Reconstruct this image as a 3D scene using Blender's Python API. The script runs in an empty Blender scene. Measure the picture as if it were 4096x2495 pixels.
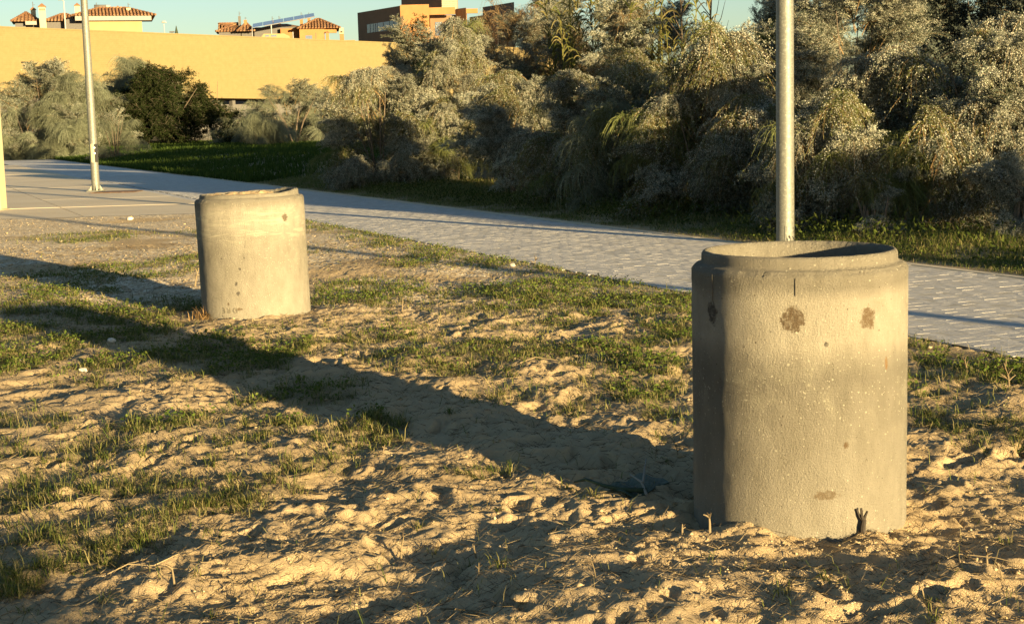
import bpy, bmesh, math, random
import numpy as np
from mathutils import Vector, Matrix, Euler

S = bpy.context.scene
COL = S.collection
rng = np.random.default_rng(7)
random.seed(7)
rad = math.radians

# ------------------------------------------------------------------ camera
CAM_H, CAM_F = 1.55, 5800.0 / 4096.0
PITCH, ROLL = rad(7.44), rad(1.53)
_fw = np.array([0, math.cos(PITCH), -math.sin(PITCH)])
_u0 = np.array([0, math.sin(PITCH), math.cos(PITCH)])
_r0 = np.array([1.0, 0, 0])
_rt = math.cos(ROLL) * _r0 - math.sin(ROLL) * _u0
_up = math.cos(ROLL) * _u0 + math.sin(ROLL) * _r0
CAM = np.array([0, 0, CAM_H])
cd = bpy.data.cameras.new('camera')
cam = bpy.data.objects.new('camera', cd); COL.objects.link(cam)
cd.sensor_width = 36.0; cd.lens = 36.0 * CAM_F
cd.clip_start = 0.05; cd.clip_end = 3000
cam.matrix_world = Matrix(((_rt[0], _up[0], -_fw[0], 0), (_rt[1], _up[1], -_fw[1], 0),
                           (_rt[2], _up[2], -_fw[2], CAM_H), (0, 0, 0, 1)))
S.camera = cam

# ------------------------------------------------------------------ light
SUN_AZ, SUN_EL = rad(143.5), rad(6.4)
SUNV = np.array([math.sin(SUN_AZ) * math.cos(SUN_EL), math.cos(SUN_AZ) * math.cos(SUN_EL), math.sin(SUN_EL)])
W = bpy.data.worlds.new('World'); S.world = W; W.use_nodes = True
wn = W.node_tree.nodes; wl = W.node_tree.links
sky = wn.new('ShaderNodeTexSky'); sky.sky_type = 'NISHITA'; sky.sun_disc = False
sky.sun_elevation = SUN_EL; sky.sun_rotation = SUN_AZ
sky.air_density = 1.0; sky.dust_density = 0.4; sky.ozone_density = 2.2
wl.new(sky.outputs[0], wn['Background'].inputs[0]); wn['Background'].inputs[1].default_value = 0.05
sd = bpy.data.lights.new('sun', 'SUN'); sd.energy = 5.0; sd.angle = rad(0.53); sd.color = (1.0, 0.76, 0.39)
sun = bpy.data.objects.new('sun', sd); COL.objects.link(sun)
sun.rotation_euler = Vector(SUNV).to_track_quat('Z', 'Y').to_euler()
S.view_settings.view_transform = 'Standard'; S.view_settings.look = 'None'
S.view_settings.gamma = 1.0; S.view_settings.use_curve_mapping = False
S.view_settings.exposure = 2.05
S.render.engine = 'CYCLES'
S.cycles.max_bounces = 5; S.cycles.diffuse_bounces = 3; S.cycles.transmission_bounces = 3

# ------------------------------------------------------------------ helpers
def ray(x, y):
    d = _fw * CAM_F * 4096 + _rt * (x - 2048) - _up * (y - 1247.5)
    return d / np.linalg.norm(d)
def at(x, y, D):                       # point of the place seen at photo pixel (x, y), D metres ahead
    d = ray(x, y); return CAM + d * (D / d[1])
def on_ground(x, y, z=0.0):            # the ground point seen at photo pixel (x, y)
    d = ray(x, y); return CAM + d * ((z - CAM_H) / d[2])
def px_of(P):
    P = np.asarray(P, float) - CAM
    z = P @ _fw
    return 2048 + 5800 * (P @ _rt) / z, 1247.5 - 5800 * (P @ _up) / z, z

def tag(o, label=None, cat=None, group=None, kind=None):
    if label: o['label'] = label
    if cat: o['category'] = cat
    if group: o['group'] = group
    if kind: o['kind'] = kind
    return o
def link(name, data, parent=None, loc=None, rot=None, scale=None):
    o = bpy.data.objects.new(name, data); COL.objects.link(o)
    if parent is not None: o.parent = parent
    if loc is not None: o.location = loc
    if rot is not None: o.rotation_euler = rot
    if scale is not None: o.scale = scale
    return o
def empty(name, loc=(0, 0, 0), rz=0.0):
    o = link(name, None, None, loc, (0, 0, rz)); o.empty_display_size = 0.2; return o

def np_mesh(name, V, F, mats, mat_idx=None, smooth=False):
    """V (n,3); F list of (k,m) arrays of the same vertex count m per array (3 or 4)"""
    me = bpy.data.meshes.new(name)
    V = np.ascontiguousarray(V, np.float32)
    if isinstance(F, np.ndarray): F = [F]
    F = [f for f in F if len(f)]
    me.vertices.add(len(V)); me.vertices.foreach_set('co', V.ravel())
    nl = sum(f.size for f in F); npoly = sum(len(f) for f in F)
    me.loops.add(nl); me.polygons.add(npoly)
    me.loops.foreach_set('vertex_index', np.concatenate([f.ravel() for f in F]).astype(np.int32))
    tot = np.concatenate([np.full(len(f), f.shape[1]) for f in F]).astype(np.int32)
    st = np.concatenate([[0], np.cumsum(tot)[:-1]]).astype(np.int32)
    me.polygons.foreach_set('loop_start', st); me.polygons.foreach_set('loop_total', tot)
    if not isinstance(mats, (list, tuple)): mats = [mats]
    for m in mats: me.materials.append(m)
    if mat_idx is not None: me.polygons.foreach_set('material_index', np.asarray(mat_idx, np.int32))
    if smooth: me.polygons.foreach_set('use_smooth', np.ones(npoly, bool))
    me.update(calc_edges=True); me.validate()
    return me

class MB:                              # a small mesh builder
    def __init__(s): s.v = []; s.f = []
    def add(s, v, f):
        b = len(s.v); s.v += [tuple(p) for p in v]; s.f += [tuple(b + i for i in q) for q in f]
    def box(s, a, b, M=None):
        (x0, y0, z0), (x1, y1, z1) = a, b
        v = [(x0, y0, z0), (x1, y0, z0), (x1, y1, z0), (x0, y1, z0), (x0, y0, z1), (x1, y0, z1), (x1, y1, z1), (x0, y1, z1)]
        if M is not None: v = [M @ Vector(p) for p in v]
        s.add(v, [(0, 3, 2, 1), (4, 5, 6, 7), (0, 1, 5, 4), (1, 2, 6, 5), (2, 3, 7, 6), (3, 0, 4, 7)])
    def quad(s, *p): s.add(p, [tuple(range(len(p)))])
    def tube(s, pts, r, n=8, cap=True):
        pts = [Vector(p) for p in pts]
        if not hasattr(r, '__len__'): r = [r] * len(pts)
        rings = []; ref = None
        for i, p in enumerate(pts):
            t = (pts[min(i + 1, len(pts) - 1)] - pts[max(i - 1, 0)]).normalized()
            a = (ref if ref is not None else (Vector((1, 0, 0)) if abs(t.x) < .8 else Vector((0, 1, 0))))
            a = (a - t * a.dot(t)).normalized(); ref = a; b = t.cross(a)
            rings.append([p + (a * math.cos(2 * math.pi * k / n) + b * math.sin(2 * math.pi * k / n)) * r[i] for k in range(n)])
        v = [q for rg in rings for q in rg]; f = []
        for i in range(len(pts) - 1):
            for k in range(n):
                k2 = (k + 1) % n; f.append((i * n + k, i * n + k2, (i + 1) * n + k2, (i + 1) * n + k))
        if cap: f.append(tuple(range(n - 1, -1, -1))); f.append(tuple((len(pts) - 1) * n + k for k in range(n)))
        s.add(v, f)
    def mesh(s, name, mat, smooth=False, bevel=0.0):
        me = bpy.data.meshes.new(name); me.from_pydata(s.v, [], s.f); me.materials.append(mat)
        bm = bmesh.new(); bm.from_mesh(me)
        bmesh.ops.recalc_face_normals(bm, faces=bm.faces)
        if bevel: bmesh.ops.bevel(bm, geom=bm.edges[:], offset=bevel, segments=2, affect='EDGES', profile=.6)
        bm.to_mesh(me); bm.free()
        if smooth:
            me.polygons.foreach_set('use_smooth', np.ones(len(me.polygons), bool))
        me.update(); return me
    def build(s, name, mat, parent=None, loc=None, rot=None, smooth=False, bevel=0.0):
        return link(name, s.mesh(name, mat, smooth, bevel), parent, loc, rot)

# value noise ---------------------------------------------------------------
def _lat(seed): return np.random.default_rng(seed).random((256, 256)).astype(np.float32)
_LATS = {}
def vnoise(x, y, seed):
    L = _LATS.setdefault(seed, _lat(seed))
    xi = np.floor(x).astype(np.int64); yi = np.floor(y).astype(np.int64)
    fx = x - xi; fy = y - yi
    fx = fx * fx * fx * (fx * (fx * 6 - 15) + 10); fy = fy * fy * fy * (fy * (fy * 6 - 15) + 10)
    a = L[xi & 255, yi & 255]; b = L[(xi + 1) & 255, yi & 255]; c = L[xi & 255, (yi + 1) & 255]; d = L[(xi + 1) & 255, (yi + 1) & 255]
    return (a * (1 - fx) + b * fx) * (1 - fy) + (c * (1 - fx) + d * fx) * fy
def fbm(x, y, seed, octv=4, gain=.5):
    r = 0; a = 1; t = 0
    for k in range(octv):
        c, s_ = math.cos(.6 * k + .3), math.sin(.6 * k + .3)
        r = r + a * vnoise((x * c - y * s_) * 2.03 ** k + 17.3 * k, (x * s_ + y * c) * 2.03 ** k + 9.1 * k, seed + k); t += a; a *= gain
    return r / t
def sstep(a, b, x):
    t = np.clip((x - a) / (b - a), 0, 1); return t * t * (3 - 2 * t)

# ------------------------------------------------------------------ materials
class NT:
    def __init__(s, name):
        s.m = bpy.data.materials.new(name); s.m.use_nodes = True
        s.t = s.m.node_tree; s.t.nodes.clear()
        s.out = s.t.nodes.new('ShaderNodeOutputMaterial')
    def n(s, typ, **kw):
        nd = s.t.nodes.new(typ)
        for k, v in kw.items():
            if k.startswith('i_'):
                key = k[2:]; key = int(key) if key.isdigit() else key.replace('_', ' ')
                s.put(nd.inputs[key], v)
            else: setattr(nd, k, v)
        return nd
    def put(s, sock, v):
        if isinstance(v, bpy.types.NodeSocket): s.t.links.new(v, sock)
        elif isinstance(v, bpy.types.Node): s.t.links.new(v.outputs[0], sock)
        else: sock.default_value = v
    def math(s, op, a, b=None, c=None, clamp=False):
        nd = s.t.nodes.new('ShaderNodeMath'); nd.operation = op; nd.use_clamp = clamp
        s.put(nd.inputs[0], a)
        if b is not None: s.put(nd.inputs[1], b)
        if c is not None: s.put(nd.inputs[2], c)
        return nd.outputs[0]
    def mix(s, f, a, b, typ='MIX'):
        nd = s.t.nodes.new('ShaderNodeMix'); nd.data_type = 'RGBA'; nd.blend_type = typ
        s.put(nd.inputs[0], f); s.put(nd.inputs[6], a); s.put(nd.inputs[7], b)
        return nd.outputs[2]
    def ramp(s, f, stops, interp='LINEAR'):
        nd = s.t.nodes.new('ShaderNodeValToRGB'); e = nd.color_ramp.elements; nd.color_ramp.interpolation = interp
        e[0].position, e[0].color = stops[0]; e[1].position, e[1].color = stops[1]
        for p, c in stops[2:]:
            x = e.new(p); x.color = c
        s.put(nd.inputs[0], f); return nd.outputs[0]
    def noise(s, vec, scale, detail=4, rough=.55, dist=0.0):
        nd = s.t.nodes.new('ShaderNodeTexNoise'); s.put(nd.inputs['Vector'], vec)
        nd.inputs['Scale'].default_value = scale; nd.inputs['Detail'].default_value = detail
        nd.inputs['Roughness'].default_value = rough; nd.inputs['Distortion'].default_value = dist
        return nd.outputs[0]
    def obj(s): return s.t.nodes.new('ShaderNodeTexCoord').outputs['Object']
    def pos(s): return s.t.nodes.new('ShaderNodeNewGeometry').outputs['Position']
    def bump(s, h, strength=.5, dist=.01, nrm=None):
        nd = s.t.nodes.new('ShaderNodeBump'); nd.inputs['Strength'].default_value = strength; nd.inputs['Distance'].default_value = dist
        s.put(nd.inputs['Height'], h)
        if nrm is not None: s.put(nd.inputs['Normal'], nrm)
        return nd.outputs[0]
    def bsdf(s, col, rough=.85, nrm=None, metal=0.0, spec=.3):
        b = s.t.nodes.new('ShaderNodeBsdfPrincipled')
        s.put(b.inputs['Base Color'], col); s.put(b.inputs['Roughness'], rough); s.put(b.inputs['Metallic'], metal)
        b.inputs['Specular IOR Level'].default_value = spec
        if nrm is not None: s.put(b.inputs['Normal'], nrm)
        s.t.links.new(b.outputs[0], s.out.inputs[0]); return s.m
def rgb(r, g, b): return (r, g, b, 1.0)

def plain(name, c, rough=.8, metal=0.0, var=.12, scale=6.0, bump=0.0, bscale=60, spec=.3):
    t = NT(name); p = t.obj(); n = t.noise(p, scale, 5)
    d = tuple(x * (1 - var * 1.5) for x in c); l = tuple(min(1, x * (1 + var)) for x in c)
    col = t.ramp(n, [(.3, rgb(*d)), (.7, rgb(*l))])
    nr = t.bump(t.noise(p, bscale, 3), bump, .004) if bump else None
    return t.bsdf(col, rough, nr, metal, spec)

def leaf_mat(name, cols, trans=.35, rough=.7):
    t = NT(name)
    g = t.n('ShaderNodeNewGeometry'); r = g.outputs['Random Per Island']
    st = [(i / max(1, len(cols) - 1), rgb(*c)) for i, c in enumerate(cols)]
    col = t.ramp(r, st)
    oi = t.n('ShaderNodeObjectInfo').outputs['Random']
    v = t.math('MULTIPLY_ADD', oi, .5, .75)
    hv = t.n('ShaderNodeHueSaturation'); t.put(hv.inputs['Color'], col); t.put(hv.inputs['Value'], v)
    col = hv.outputs[0]
    d = t.n('ShaderNodeBsdfDiffuse'); t.put(d.inputs[0], col)
    tr = t.n('ShaderNodeBsdfTranslucent'); t.put(tr.inputs[0], col)
    mx = t.n('ShaderNodeMixShader'); mx.inputs[0].default_value = trans
    t.t.links.new(d.outputs[0], mx.inputs[1]); t.t.links.new(tr.outputs[0], mx.inputs[2])
    t.t.links.new(mx.outputs[0], t.out.inputs[0]); return t.m

def sand_mat():
    t = NT('sandy soil'); p = t.pos()
    n1 = t.noise(p, .35, 5); n2 = t.noise(p, 9, 5, .65); n3 = t.noise(p, 70, 4, .7)
    c = t.ramp(n1, [(.35, rgb(.40, .295, .165)), (.65, rgb(.51, .385, .225))])
    c = t.mix(t.math('MULTIPLY', t.ramp(n2, [(.45, rgb(0, 0, 0)), (.75, rgb(1, 1, 1))]), .55), c, rgb(.31, .225, .13))
    at_ = t.n('ShaderNodeAttribute', attribute_name='humus').outputs['Fac']
    c = t.mix(at_, c, rgb(.11, .10, .05))
    gv = t.n('ShaderNodeAttribute', attribute_name='gravel').outputs['Fac']
    vo = t.n('ShaderNodeTexVoronoi'); t.put(vo.inputs['Vector'], p); vo.inputs['Scale'].default_value = 22
    pale = t.mix(t.math('GREATER_THAN', t.n('ShaderNodeSeparateColor', i_0=vo.outputs['Color']).outputs[0], .62), rgb(.44, .35, .23), rgb(.64, .55, .40))
    c = t.mix(gv, c, pale)
    c = t.mix(t.math('GREATER_THAN', n3, .66), c, rgb(.50, .39, .24))
    h = t.math('ADD', t.math('MULTIPLY', n3, .6), t.noise(p, 240, 2, .7))
    h = t.math('ADD', h, t.math('MULTIPLY', t.math('SUBTRACT', 1.0, vo.outputs['Distance']), t.math('MULTIPLY', gv, 3.0)))
    return t.bsdf(c, .95, t.bump(h, .75, .012), 0, .1)
M_sand = sand_mat()

def concrete_mat(name, spots, zbands, drips):
    """spots: (angle, z, radius, colour); zbands: albedo multiplier by height fraction"""
    t = NT(name); p = t.obj()
    sep = t.n('ShaderNodeSeparateXYZ', i_0=p); x, y, z = sep.outputs
    st = t.n('ShaderNodeMapping', i_Vector=p); st.inputs['Scale'].default_value = (1, 1, .45)
    n1 = t.noise(p, 3.2, 6, .6); n2 = t.noise(st.outputs[0], 14, 6, .65); n3 = t.noise(p, 120, 3, .7); n4 = t.noise(p, 45, 4, .7)
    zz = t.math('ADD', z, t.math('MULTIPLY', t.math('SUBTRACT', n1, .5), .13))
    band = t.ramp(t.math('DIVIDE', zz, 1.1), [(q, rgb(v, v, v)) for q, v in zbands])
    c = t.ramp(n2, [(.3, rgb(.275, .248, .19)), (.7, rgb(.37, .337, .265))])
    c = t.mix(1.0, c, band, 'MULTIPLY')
    # chalky bloom and drips
    bl = t.ramp(t.noise(p, 6, 7, .72, .6), [(.53, rgb(0, 0, 0)), (.68, rgb(1, 1, 1))])
    zmask = t.ramp(t.math('DIVIDE', z, 1.1), [(.3, rgb(0, 0, 0)), (.47, rgb(1, 1, 1)), (.66, rgb(.25, .25, .25)), (.8, rgb(.5, .5, .5)), (.95, rgb(.1, .1, .1))])
    c = t.mix(t.math('MULTIPLY', t.math('MULTIPLY', bl, zmask), .55), c, rgb(.30, .28, .205))
    for sc_, lo_ in ((70, .26), (130, .30)):
        vo = t.n('ShaderNodeTexVoronoi'); t.put(vo.inputs['Vector'], p); vo.inputs['Scale'].default_value = sc_
        rnd = t.n('ShaderNodeSeparateColor', i_0=vo.outputs['Color']).outputs
        ok = t.math('GREATER_THAN', t.math('ADD', rnd[0], t.math('MULTIPLY', zmask, t.math('MULTIPLY_ADD', bl, .14, .06))), .955)
        dd = t.math('ADD', vo.outputs['Distance'], t.math('MULTIPLY', t.math('SUBTRACT', n4, .5), .7))
        c = t.mix(t.math('MULTIPLY', t.math('MULTIPLY', ok, t.math('LESS_THAN', dd, lo_)), .7), c, rgb(.42, .39, .30))
        ok = t.math('LESS_THAN', rnd[1], .05)
        c = t.mix(t.math('MULTIPLY', t.math('MULTIPLY', ok, t.math('LESS_THAN', dd, lo_ * .7)), .75), c, rgb(.07, .055, .04))
    if drips:
        dm = t.n('ShaderNodeMapping', i_Vector=p); dm.inputs['Scale'].default_value = (1, 1, 7.0)
        dn = t.ramp(t.noise(dm.outputs[0], 5.0, 6, .6, .8), [(.50, rgb(0, 0, 0)), (.60, rgb(1, 1, 1))])
        dz = t.ramp(t.math('DIVIDE', z, 1.1), [(.56, rgb(0, 0, 0)), (.63, rgb(1, 1, 1)), (.80, rgb(1, 1, 1)), (.84, rgb(.1, .1, .1))])
        c = t.mix(t.math('MULTIPLY', t.math('MULTIPLY', dn, dz), .75), c, rgb(.36, .33, .245))
    blot = t.ramp(t.noise(p, 75, 4, .8), [(.34, rgb(.45, .45, .45)), (.52, rgb(1, 1, 1))])
    ang = t.math('ARCTAN2', y, x)
    dist_n = t.math('ADD', t.math('MULTIPLY', t.math('SUBTRACT', t.noise(p, 22, 6, .8), .5), 2.6), t.math('MULTIPLY', t.math('SUBTRACT', n3, .5), .8))
    for a, sz, r, colr, asp in spots:
        dx = t.math('DIVIDE', t.math('MULTIPLY', t.math('SUBTRACT', ang, a), .41), r * asp)
        dz = t.math('DIVIDE', t.math('SUBTRACT', z, sz), r)
        d = t.math('SQRT', t.math('ADD', t.math('MULTIPLY', dx, dx), t.math('MULTIPLY', dz, dz)))
        d = t.math('ADD', d, dist_n)
        f = t.ramp(d, [(.70, rgb(1, 1, 1)), (.92, rgb(0, 0, 0))])
        c = t.mix(t.math('MULTIPLY', t.math('MULTIPLY', f, .9), blot), c, rgb(*colr))
    h = t.math('ADD', t.math('MULTIPLY', t.noise(p, 150, 5, .8), 1.5), t.math('MULTIPLY', n3, .9))
    h = t.math('ADD', h, t.math('MULTIPLY', t.noise(p, 38, 3, .6), .35))
    vert = t.n('ShaderNodeMapping', i_Vector=p); vert.inputs['Scale'].default_value = (1, 1, .18)
    h = t.math('ADD', h, t.math('MULTIPLY', t.noise(vert.outputs[0], 90, 4, .6), .35))
    return t.bsdf(c, .93, t.bump(h, 1.0, .0085), 0, .12)
def ang_at(cx, cy, px, py, R, zz):      # angle on a ring for a photo pixel
    d = ray(px, py); o = CAM[:2] - np.array([cx, cy]); dd = d[:2]
    a = dd @ dd; b = 2 * o @ dd; c = o @ o - R * R; disc = b * b - 4 * a * c
    t_ = (-b - math.sqrt(max(disc, 0))) / (2 * a); q = CAM + d * t_
    return math.atan2(q[1] - cy, q[0] - cx), q[2]

M_paver = NT('granite setts')
_p = M_paver.pos(); _i = M_paver.n('ShaderNodeNewGeometry').outputs['Random Per Island']
_o = M_paver.n('ShaderNodeObjectInfo').outputs['Random']
_v = M_paver.math('FRACT', M_paver.math('ADD', _i, _o))
_c = M_paver.ramp(_v, [(0, rgb(.42, .395, .36)), (.6, rgb(.48, .45, .40)), (1, rgb(.53, .49, .43))])
_c = M_paver.mix(M_paver.math('MULTIPLY', M_paver.noise(_p, 55, 5, .7), .35), _c, rgb(.42, .40, .36))
M_paver = M_paver.bsdf(_c, .8, M_paver.bump(M_paver.noise(_p, 40, 5, .7), .6, .008), 0, .3)
M_joint = plain('joint sand', (.42, .38, .31), .95, bump=.4)
M_farpave = plain('distant paving', (.52, .49, .44), .9, var=.2, scale=3, bump=.6, bscale=9)
def slab_mat():
    t = NT('trowelled concrete slabs'); p = t.pos()
    n = t.noise(p, .5, 6, .6); n2 = t.noise(p, 8, 5, .7)
    c = t.ramp(n, [(.35, rgb(.55, .46, .32)), (.65, rgb(.63, .54, .39))])
    c = t.mix(t.math('MULTIPLY', n2, .35), c, rgb(.47, .385, .265))
    return t.bsdf(c, .9, t.bump(n2, .3, .01), 0, .2)
M_slab = slab_mat()

def galv_mat(name, base):
    t = NT(name); p = t.obj()
    vo = t.n('ShaderNodeTexVoronoi'); t.put(vo.inputs['Vector'], p); vo.inputs['Scale'].default_value = 55
    s_ = t.n('ShaderNodeSeparateColor', i_0=vo.outputs['Color']).outputs[0]
    n = t.noise(p, 9, 6, .7)
    c = t.mix(s_, rgb(*[x * .86 for x in base]), rgb(*[min(1, x * 1.12) for x in base]))
    c = t.mix(t.math('GREATER_THAN', t.noise(p, 34, 5, .7), .58), c, rgb(*[min(1, x * 1.5) for x in base]))
    return t.bsdf(c, t.math('MULTIPLY_ADD', n, .25, .42), t.bump(t.noise(p, 30, 4), .15, .004), .3, .4)
M_galv = galv_mat('galvanised steel', (.15, .15, .125))
M_dark = plain('dark void', (.025, .025, .025), .9)  # near-black colour painted where openings hold only shade; also the door lock
M_rust = plain('rusty steel plate', (.13, .075, .045), .85, var=.35, scale=9, bump=.3)
M_cream = plain('cream painted render', (.36, .32, .20), .8, var=.05, bump=.15)
M_white = plain('white paint', (.30, .30, .28), .6, var=.06)
M_fence = plain('shade darkened fence paint', (.11, .105, .09), .7)  # even dark tone stands in for the shade along the fence
M_porc = plain('white porcelain', (.75, .73, .66), .35)

def wall_brick_mat():
    t = NT('pale yellow brick'); p = t.obj()
    mp = t.n('ShaderNodeMapping', i_Vector=p)
    br = t.n('ShaderNodeTexBrick'); t.put(br.inputs['Vector'], mp.outputs[0])
    br.inputs['Scale'].default_value = 1.0; br.inputs['Brick Width'].default_value = .5; br.inputs['Row Height'].default_value = .22
    br.inputs['Mortar Size'].default_value = .018; br.inputs['Bias'].default_value = -.2
    br.inputs['Color1'].default_value = rgb(0.183, 0.138, 0.063); br.inputs['Color2'].default_value = rgb(0.170, 0.119, 0.055)
    br.inputs['Mortar'].default_value = rgb(0.183, 0.152, 0.082)
    mp.inputs['Rotation'].default_value = (rad(90), 0, 0)
    n = t.noise(p, .12, 5, .6); n2 = t.noise(p, 1.6, 6, .75)
    c = t.mix(t.ramp(n, [(.42, rgb(.15, .15, .15)), (.6, rgb(.85, .85, .85))]), br.outputs[0], rgb(0.183, 0.144, 0.066))
    c = t.mix(t.math('MULTIPLY', t.ramp(n2, [(.4, rgb(0, 0, 0)), (.62, rgb(1, 1, 1))]), .55), c, rgb(0.157, 0.110, 0.048))
    bm_ = t.n('ShaderNodeMapping', i_Vector=p); bm_.inputs['Scale'].default_value = (.05, 1, 1.2)
    c = t.mix(t.math('MULTIPLY', t.noise(bm_.outputs[0], 1.5, 4, .6), .35), c, rgb(0.200, 0.165, 0.086))
    return t.bsdf(c, .9, t.bump(br.outputs['Fac'], -.2, .01), 0, .1)
M_wall = wall_brick_mat()
def tile_mat():
    t = NT('terracotta roof tile'); p = t.pos()
    r = t.n('ShaderNodeNewGeometry').outputs['Random Per Island']
    c = t.ramp(r, [(0, rgb(.13, .06, .03)), (.5, rgb(.19, .095, .045)), (1, rgb(.25, .15, .075))])
    c = t.mix(t.math('MULTIPLY', t.noise(p, 1.5, 5, .7), .6), c, rgb(.16, .10, .06))
    return t.bsdf(c, .9, None, 0, .15)
M_tile = tile_mat()
M_orange = plain('orange render', (.29, .145, .055), .9, var=.08, scale=.8)
M_orange2 = plain('ochre render', (.27, .125, .05), .9, var=.06, scale=.8)
M_yell = plain('pale yellow render', (.25, .20, .10), .9, var=.05, scale=.8)
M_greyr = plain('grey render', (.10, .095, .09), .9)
M_pwhite = plain('pale eave board', (.25, .23, .20), .8, var=.05)
M_glass = plain('window glass', (.10, .13, .19), .12, spec=.8)
M_solar = plain('solar panel glass', (.16, .20, .27), .2, spec=.8)
M_metal = plain('light metal', (.22, .22, .22), .5, metal=.2)
M_corr = plain('corrugated cladding', (.27, .25, .18), .6)

M_bark = plain('shrub bark', (.13, .10, .07), .95, var=.3, scale=20)
M_leafA = leaf_mat('grey green leaves', [(.065, .080, .052), (.105, .125, .082), (.165, .185, .13), (.085, .10, .064)])
M_seed = leaf_mat('cream seed heads', [(.26, .255, .20), (.38, .375, .295), (.50, .49, .39), (.32, .315, .245)], .25)
M_pale = leaf_mat('pale grey green shoots', [(.12, .135, .085), (.17, .185, .12), (.24, .25, .17), (.14, .155, .10)])
M_green = leaf_mat('yellow green shoots', [(.08, .10, .03), (.14, .16, .055), (.21, .215, .085), (.11, .13, .05)])
M_reed = leaf_mat('cane leaves', [(.07, .085, .02), (.12, .12, .035), (.19, .16, .07)], .3)
M_dry = leaf_mat('dry stems', [(.11, .07, .035), (.18, .12, .06), (.25, .175, .09)], .15)
M_dkgreen = leaf_mat('shade deepened dark leaves', [(.010, .015, .006), (.016, .022, .008), (.026, .034, .011)], .15)  # dark species, toned down further in place of shade on the tree
M_blueg = leaf_mat('blue green leaves', [(.06, .075, .062), (.085, .10, .082), (.11, .12, .095)], .2)
M_grass = leaf_mat('grass blades', [(.055, .080, .018), (.095, .125, .028), (.15, .165, .042), (.22, .20, .075), (.32, .26, .13), (.085, .11, .024)], .35)
M_herb = leaf_mat('ground herb leaves', [(.05, .08, .016), (.085, .12, .024), (.13, .155, .036)], .3)
M_straw = leaf_mat('straw', [(.06, .045, .028), (.16, .12, .07), (.32, .25, .15), (.045, .032, .02), (.10, .075, .045)], .15)
M_pebble = leaf_mat('pebbles', [(.30, .225, .13), (.40, .31, .185), (.50, .41, .27)], 0)

# ------------------------------------------------------------------ the lie of the land
P0 = np.array([4.72, 13.27]); PD = np.array([-.3907, .9205]); PN = np.array([-.9205, -.3907])   # path: far edge, direction, towards the near side
PATH_W = 3.08
def path_st(x, y):
    dx = x - P0[0]; dy = y - P0[1]
    return dx * PD[0] + dy * PD[1], dx * PN[0] + dy * PN[1]
RINGS = [(1.11, 5.57, .41, 1.04), (-2.16, 12.19, .452, 1.04)]
PLAZA_Y = 27.45
# trodden hollows
NF = 720
_fx = rng.uniform(-3.6, 3.4, NF); _fy = rng.uniform(3.2, 11.5, NF)
_fa = rng.uniform(0, math.pi, NF); _fl = rng.uniform(.06, .13, NF); _fw2 = rng.uniform(.03, .06, NF); _fd = rng.uniform(.010, .034, NF)
def relief(x, y):
    near = 1 - sstep(9.0, 15.0, y - .25 * x)
    z = (fbm(x * 1.1, y * 1.1, 11, 3) - .5) * .10 + (vnoise(x * 2.9 + 7, y * 3.3, 13) - .5) * .034 * near
    a = fbm(x * 4.0 + 3 * vnoise(x * 2, y * 2, 5), y * 4.6, 21, 4, .55)
    z = z + (a - .5) * (.036 + .038 * near)
    b = 1 - np.abs(2 * fbm(x * 7.5, y * 8.5, 31, 3) - 1)
    z = z + (b - .75) * .021 * (.35 + .65 * near)
    z = z + (vnoise(x * 34, y * 34, 41) - .5) * .010 + (vnoise(x * 63, y * 63, 43) - .5) * .006
    for i in range(NF):
        m = (np.abs(x - _fx[i]) < .26) & (np.abs(y - _fy[i]) < .26)
        if not m.any(): continue
        c, s_ = math.cos(_fa[i]), math.sin(_fa[i])
        xm = x[m] - _fx[i] + (vnoise(x[m] * 9, y[m] * 9, 45) - .5) * .10; ym = y[m] - _fy[i] + (vnoise(x[m] * 9 + 30, y[m] * 9, 46) - .5) * .10
        u = (xm * c + ym * s_) / _fl[i]; v = (-xm * s_ + ym * c) / _fw2[i]
        r = np.sqrt(u * u + v * v)
        z[m] += _fd[i] * (-1.0 * (1 - sstep(.35, 1.15, r)) + .28 * np.exp(-((r - 1.4) / .3) ** 2))
    return z
def ground_z(x, y):
    x = np.atleast_1d(np.asarray(x, float)); y = np.atleast_1d(np.asarray(y, float))
    s, t = path_st(x, y)
    z = np.zeros_like(x)
    far = (y > 2) & (y < 45) & (np.abs(x) < 30)
    r = np.zeros_like(x); r[far] = relief(x[far], y[far])
    edge = sstep(PATH_W + .05, PATH_W + .9, t)                       # towards the near-side verge
    z += r * edge * (1 - .75 * sstep(13, 20, y)) + 0.0 * edge
    q = -t                                                           # beyond the far edge
    amp = .10 + .45 * sstep(18, 45, s)
    beyond = sstep(.2, 6.0, q)
    z += amp * beyond + np.where(q > .1, (fbm(x * .9, y * .9, 51, 4) - .5) * .22 * sstep(.15, 1.5, q), 0)
    inpath = (t > -.02) & (t < PATH_W + .02)
    z = np.where(inpath, -.10, z)
    pl = (y > PLAZA_Y - .05) & (t > PATH_W)
    z = np.where(pl, -.12, z)
    for cx, cy, R, h in RINGS:
        d = np.hypot(x - cx, y - cy) - R
        z += np.where((d > -.02), ((-.008 if cy < 9 else -.015) + (.055 if cy < 9 else .035) * vnoise(x * 7, y * 7, 61)) * np.exp(-np.maximum(d, 0) / .16), 0)
    return z
def gz1(x, y): return float(ground_z(x, y)[0])

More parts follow.
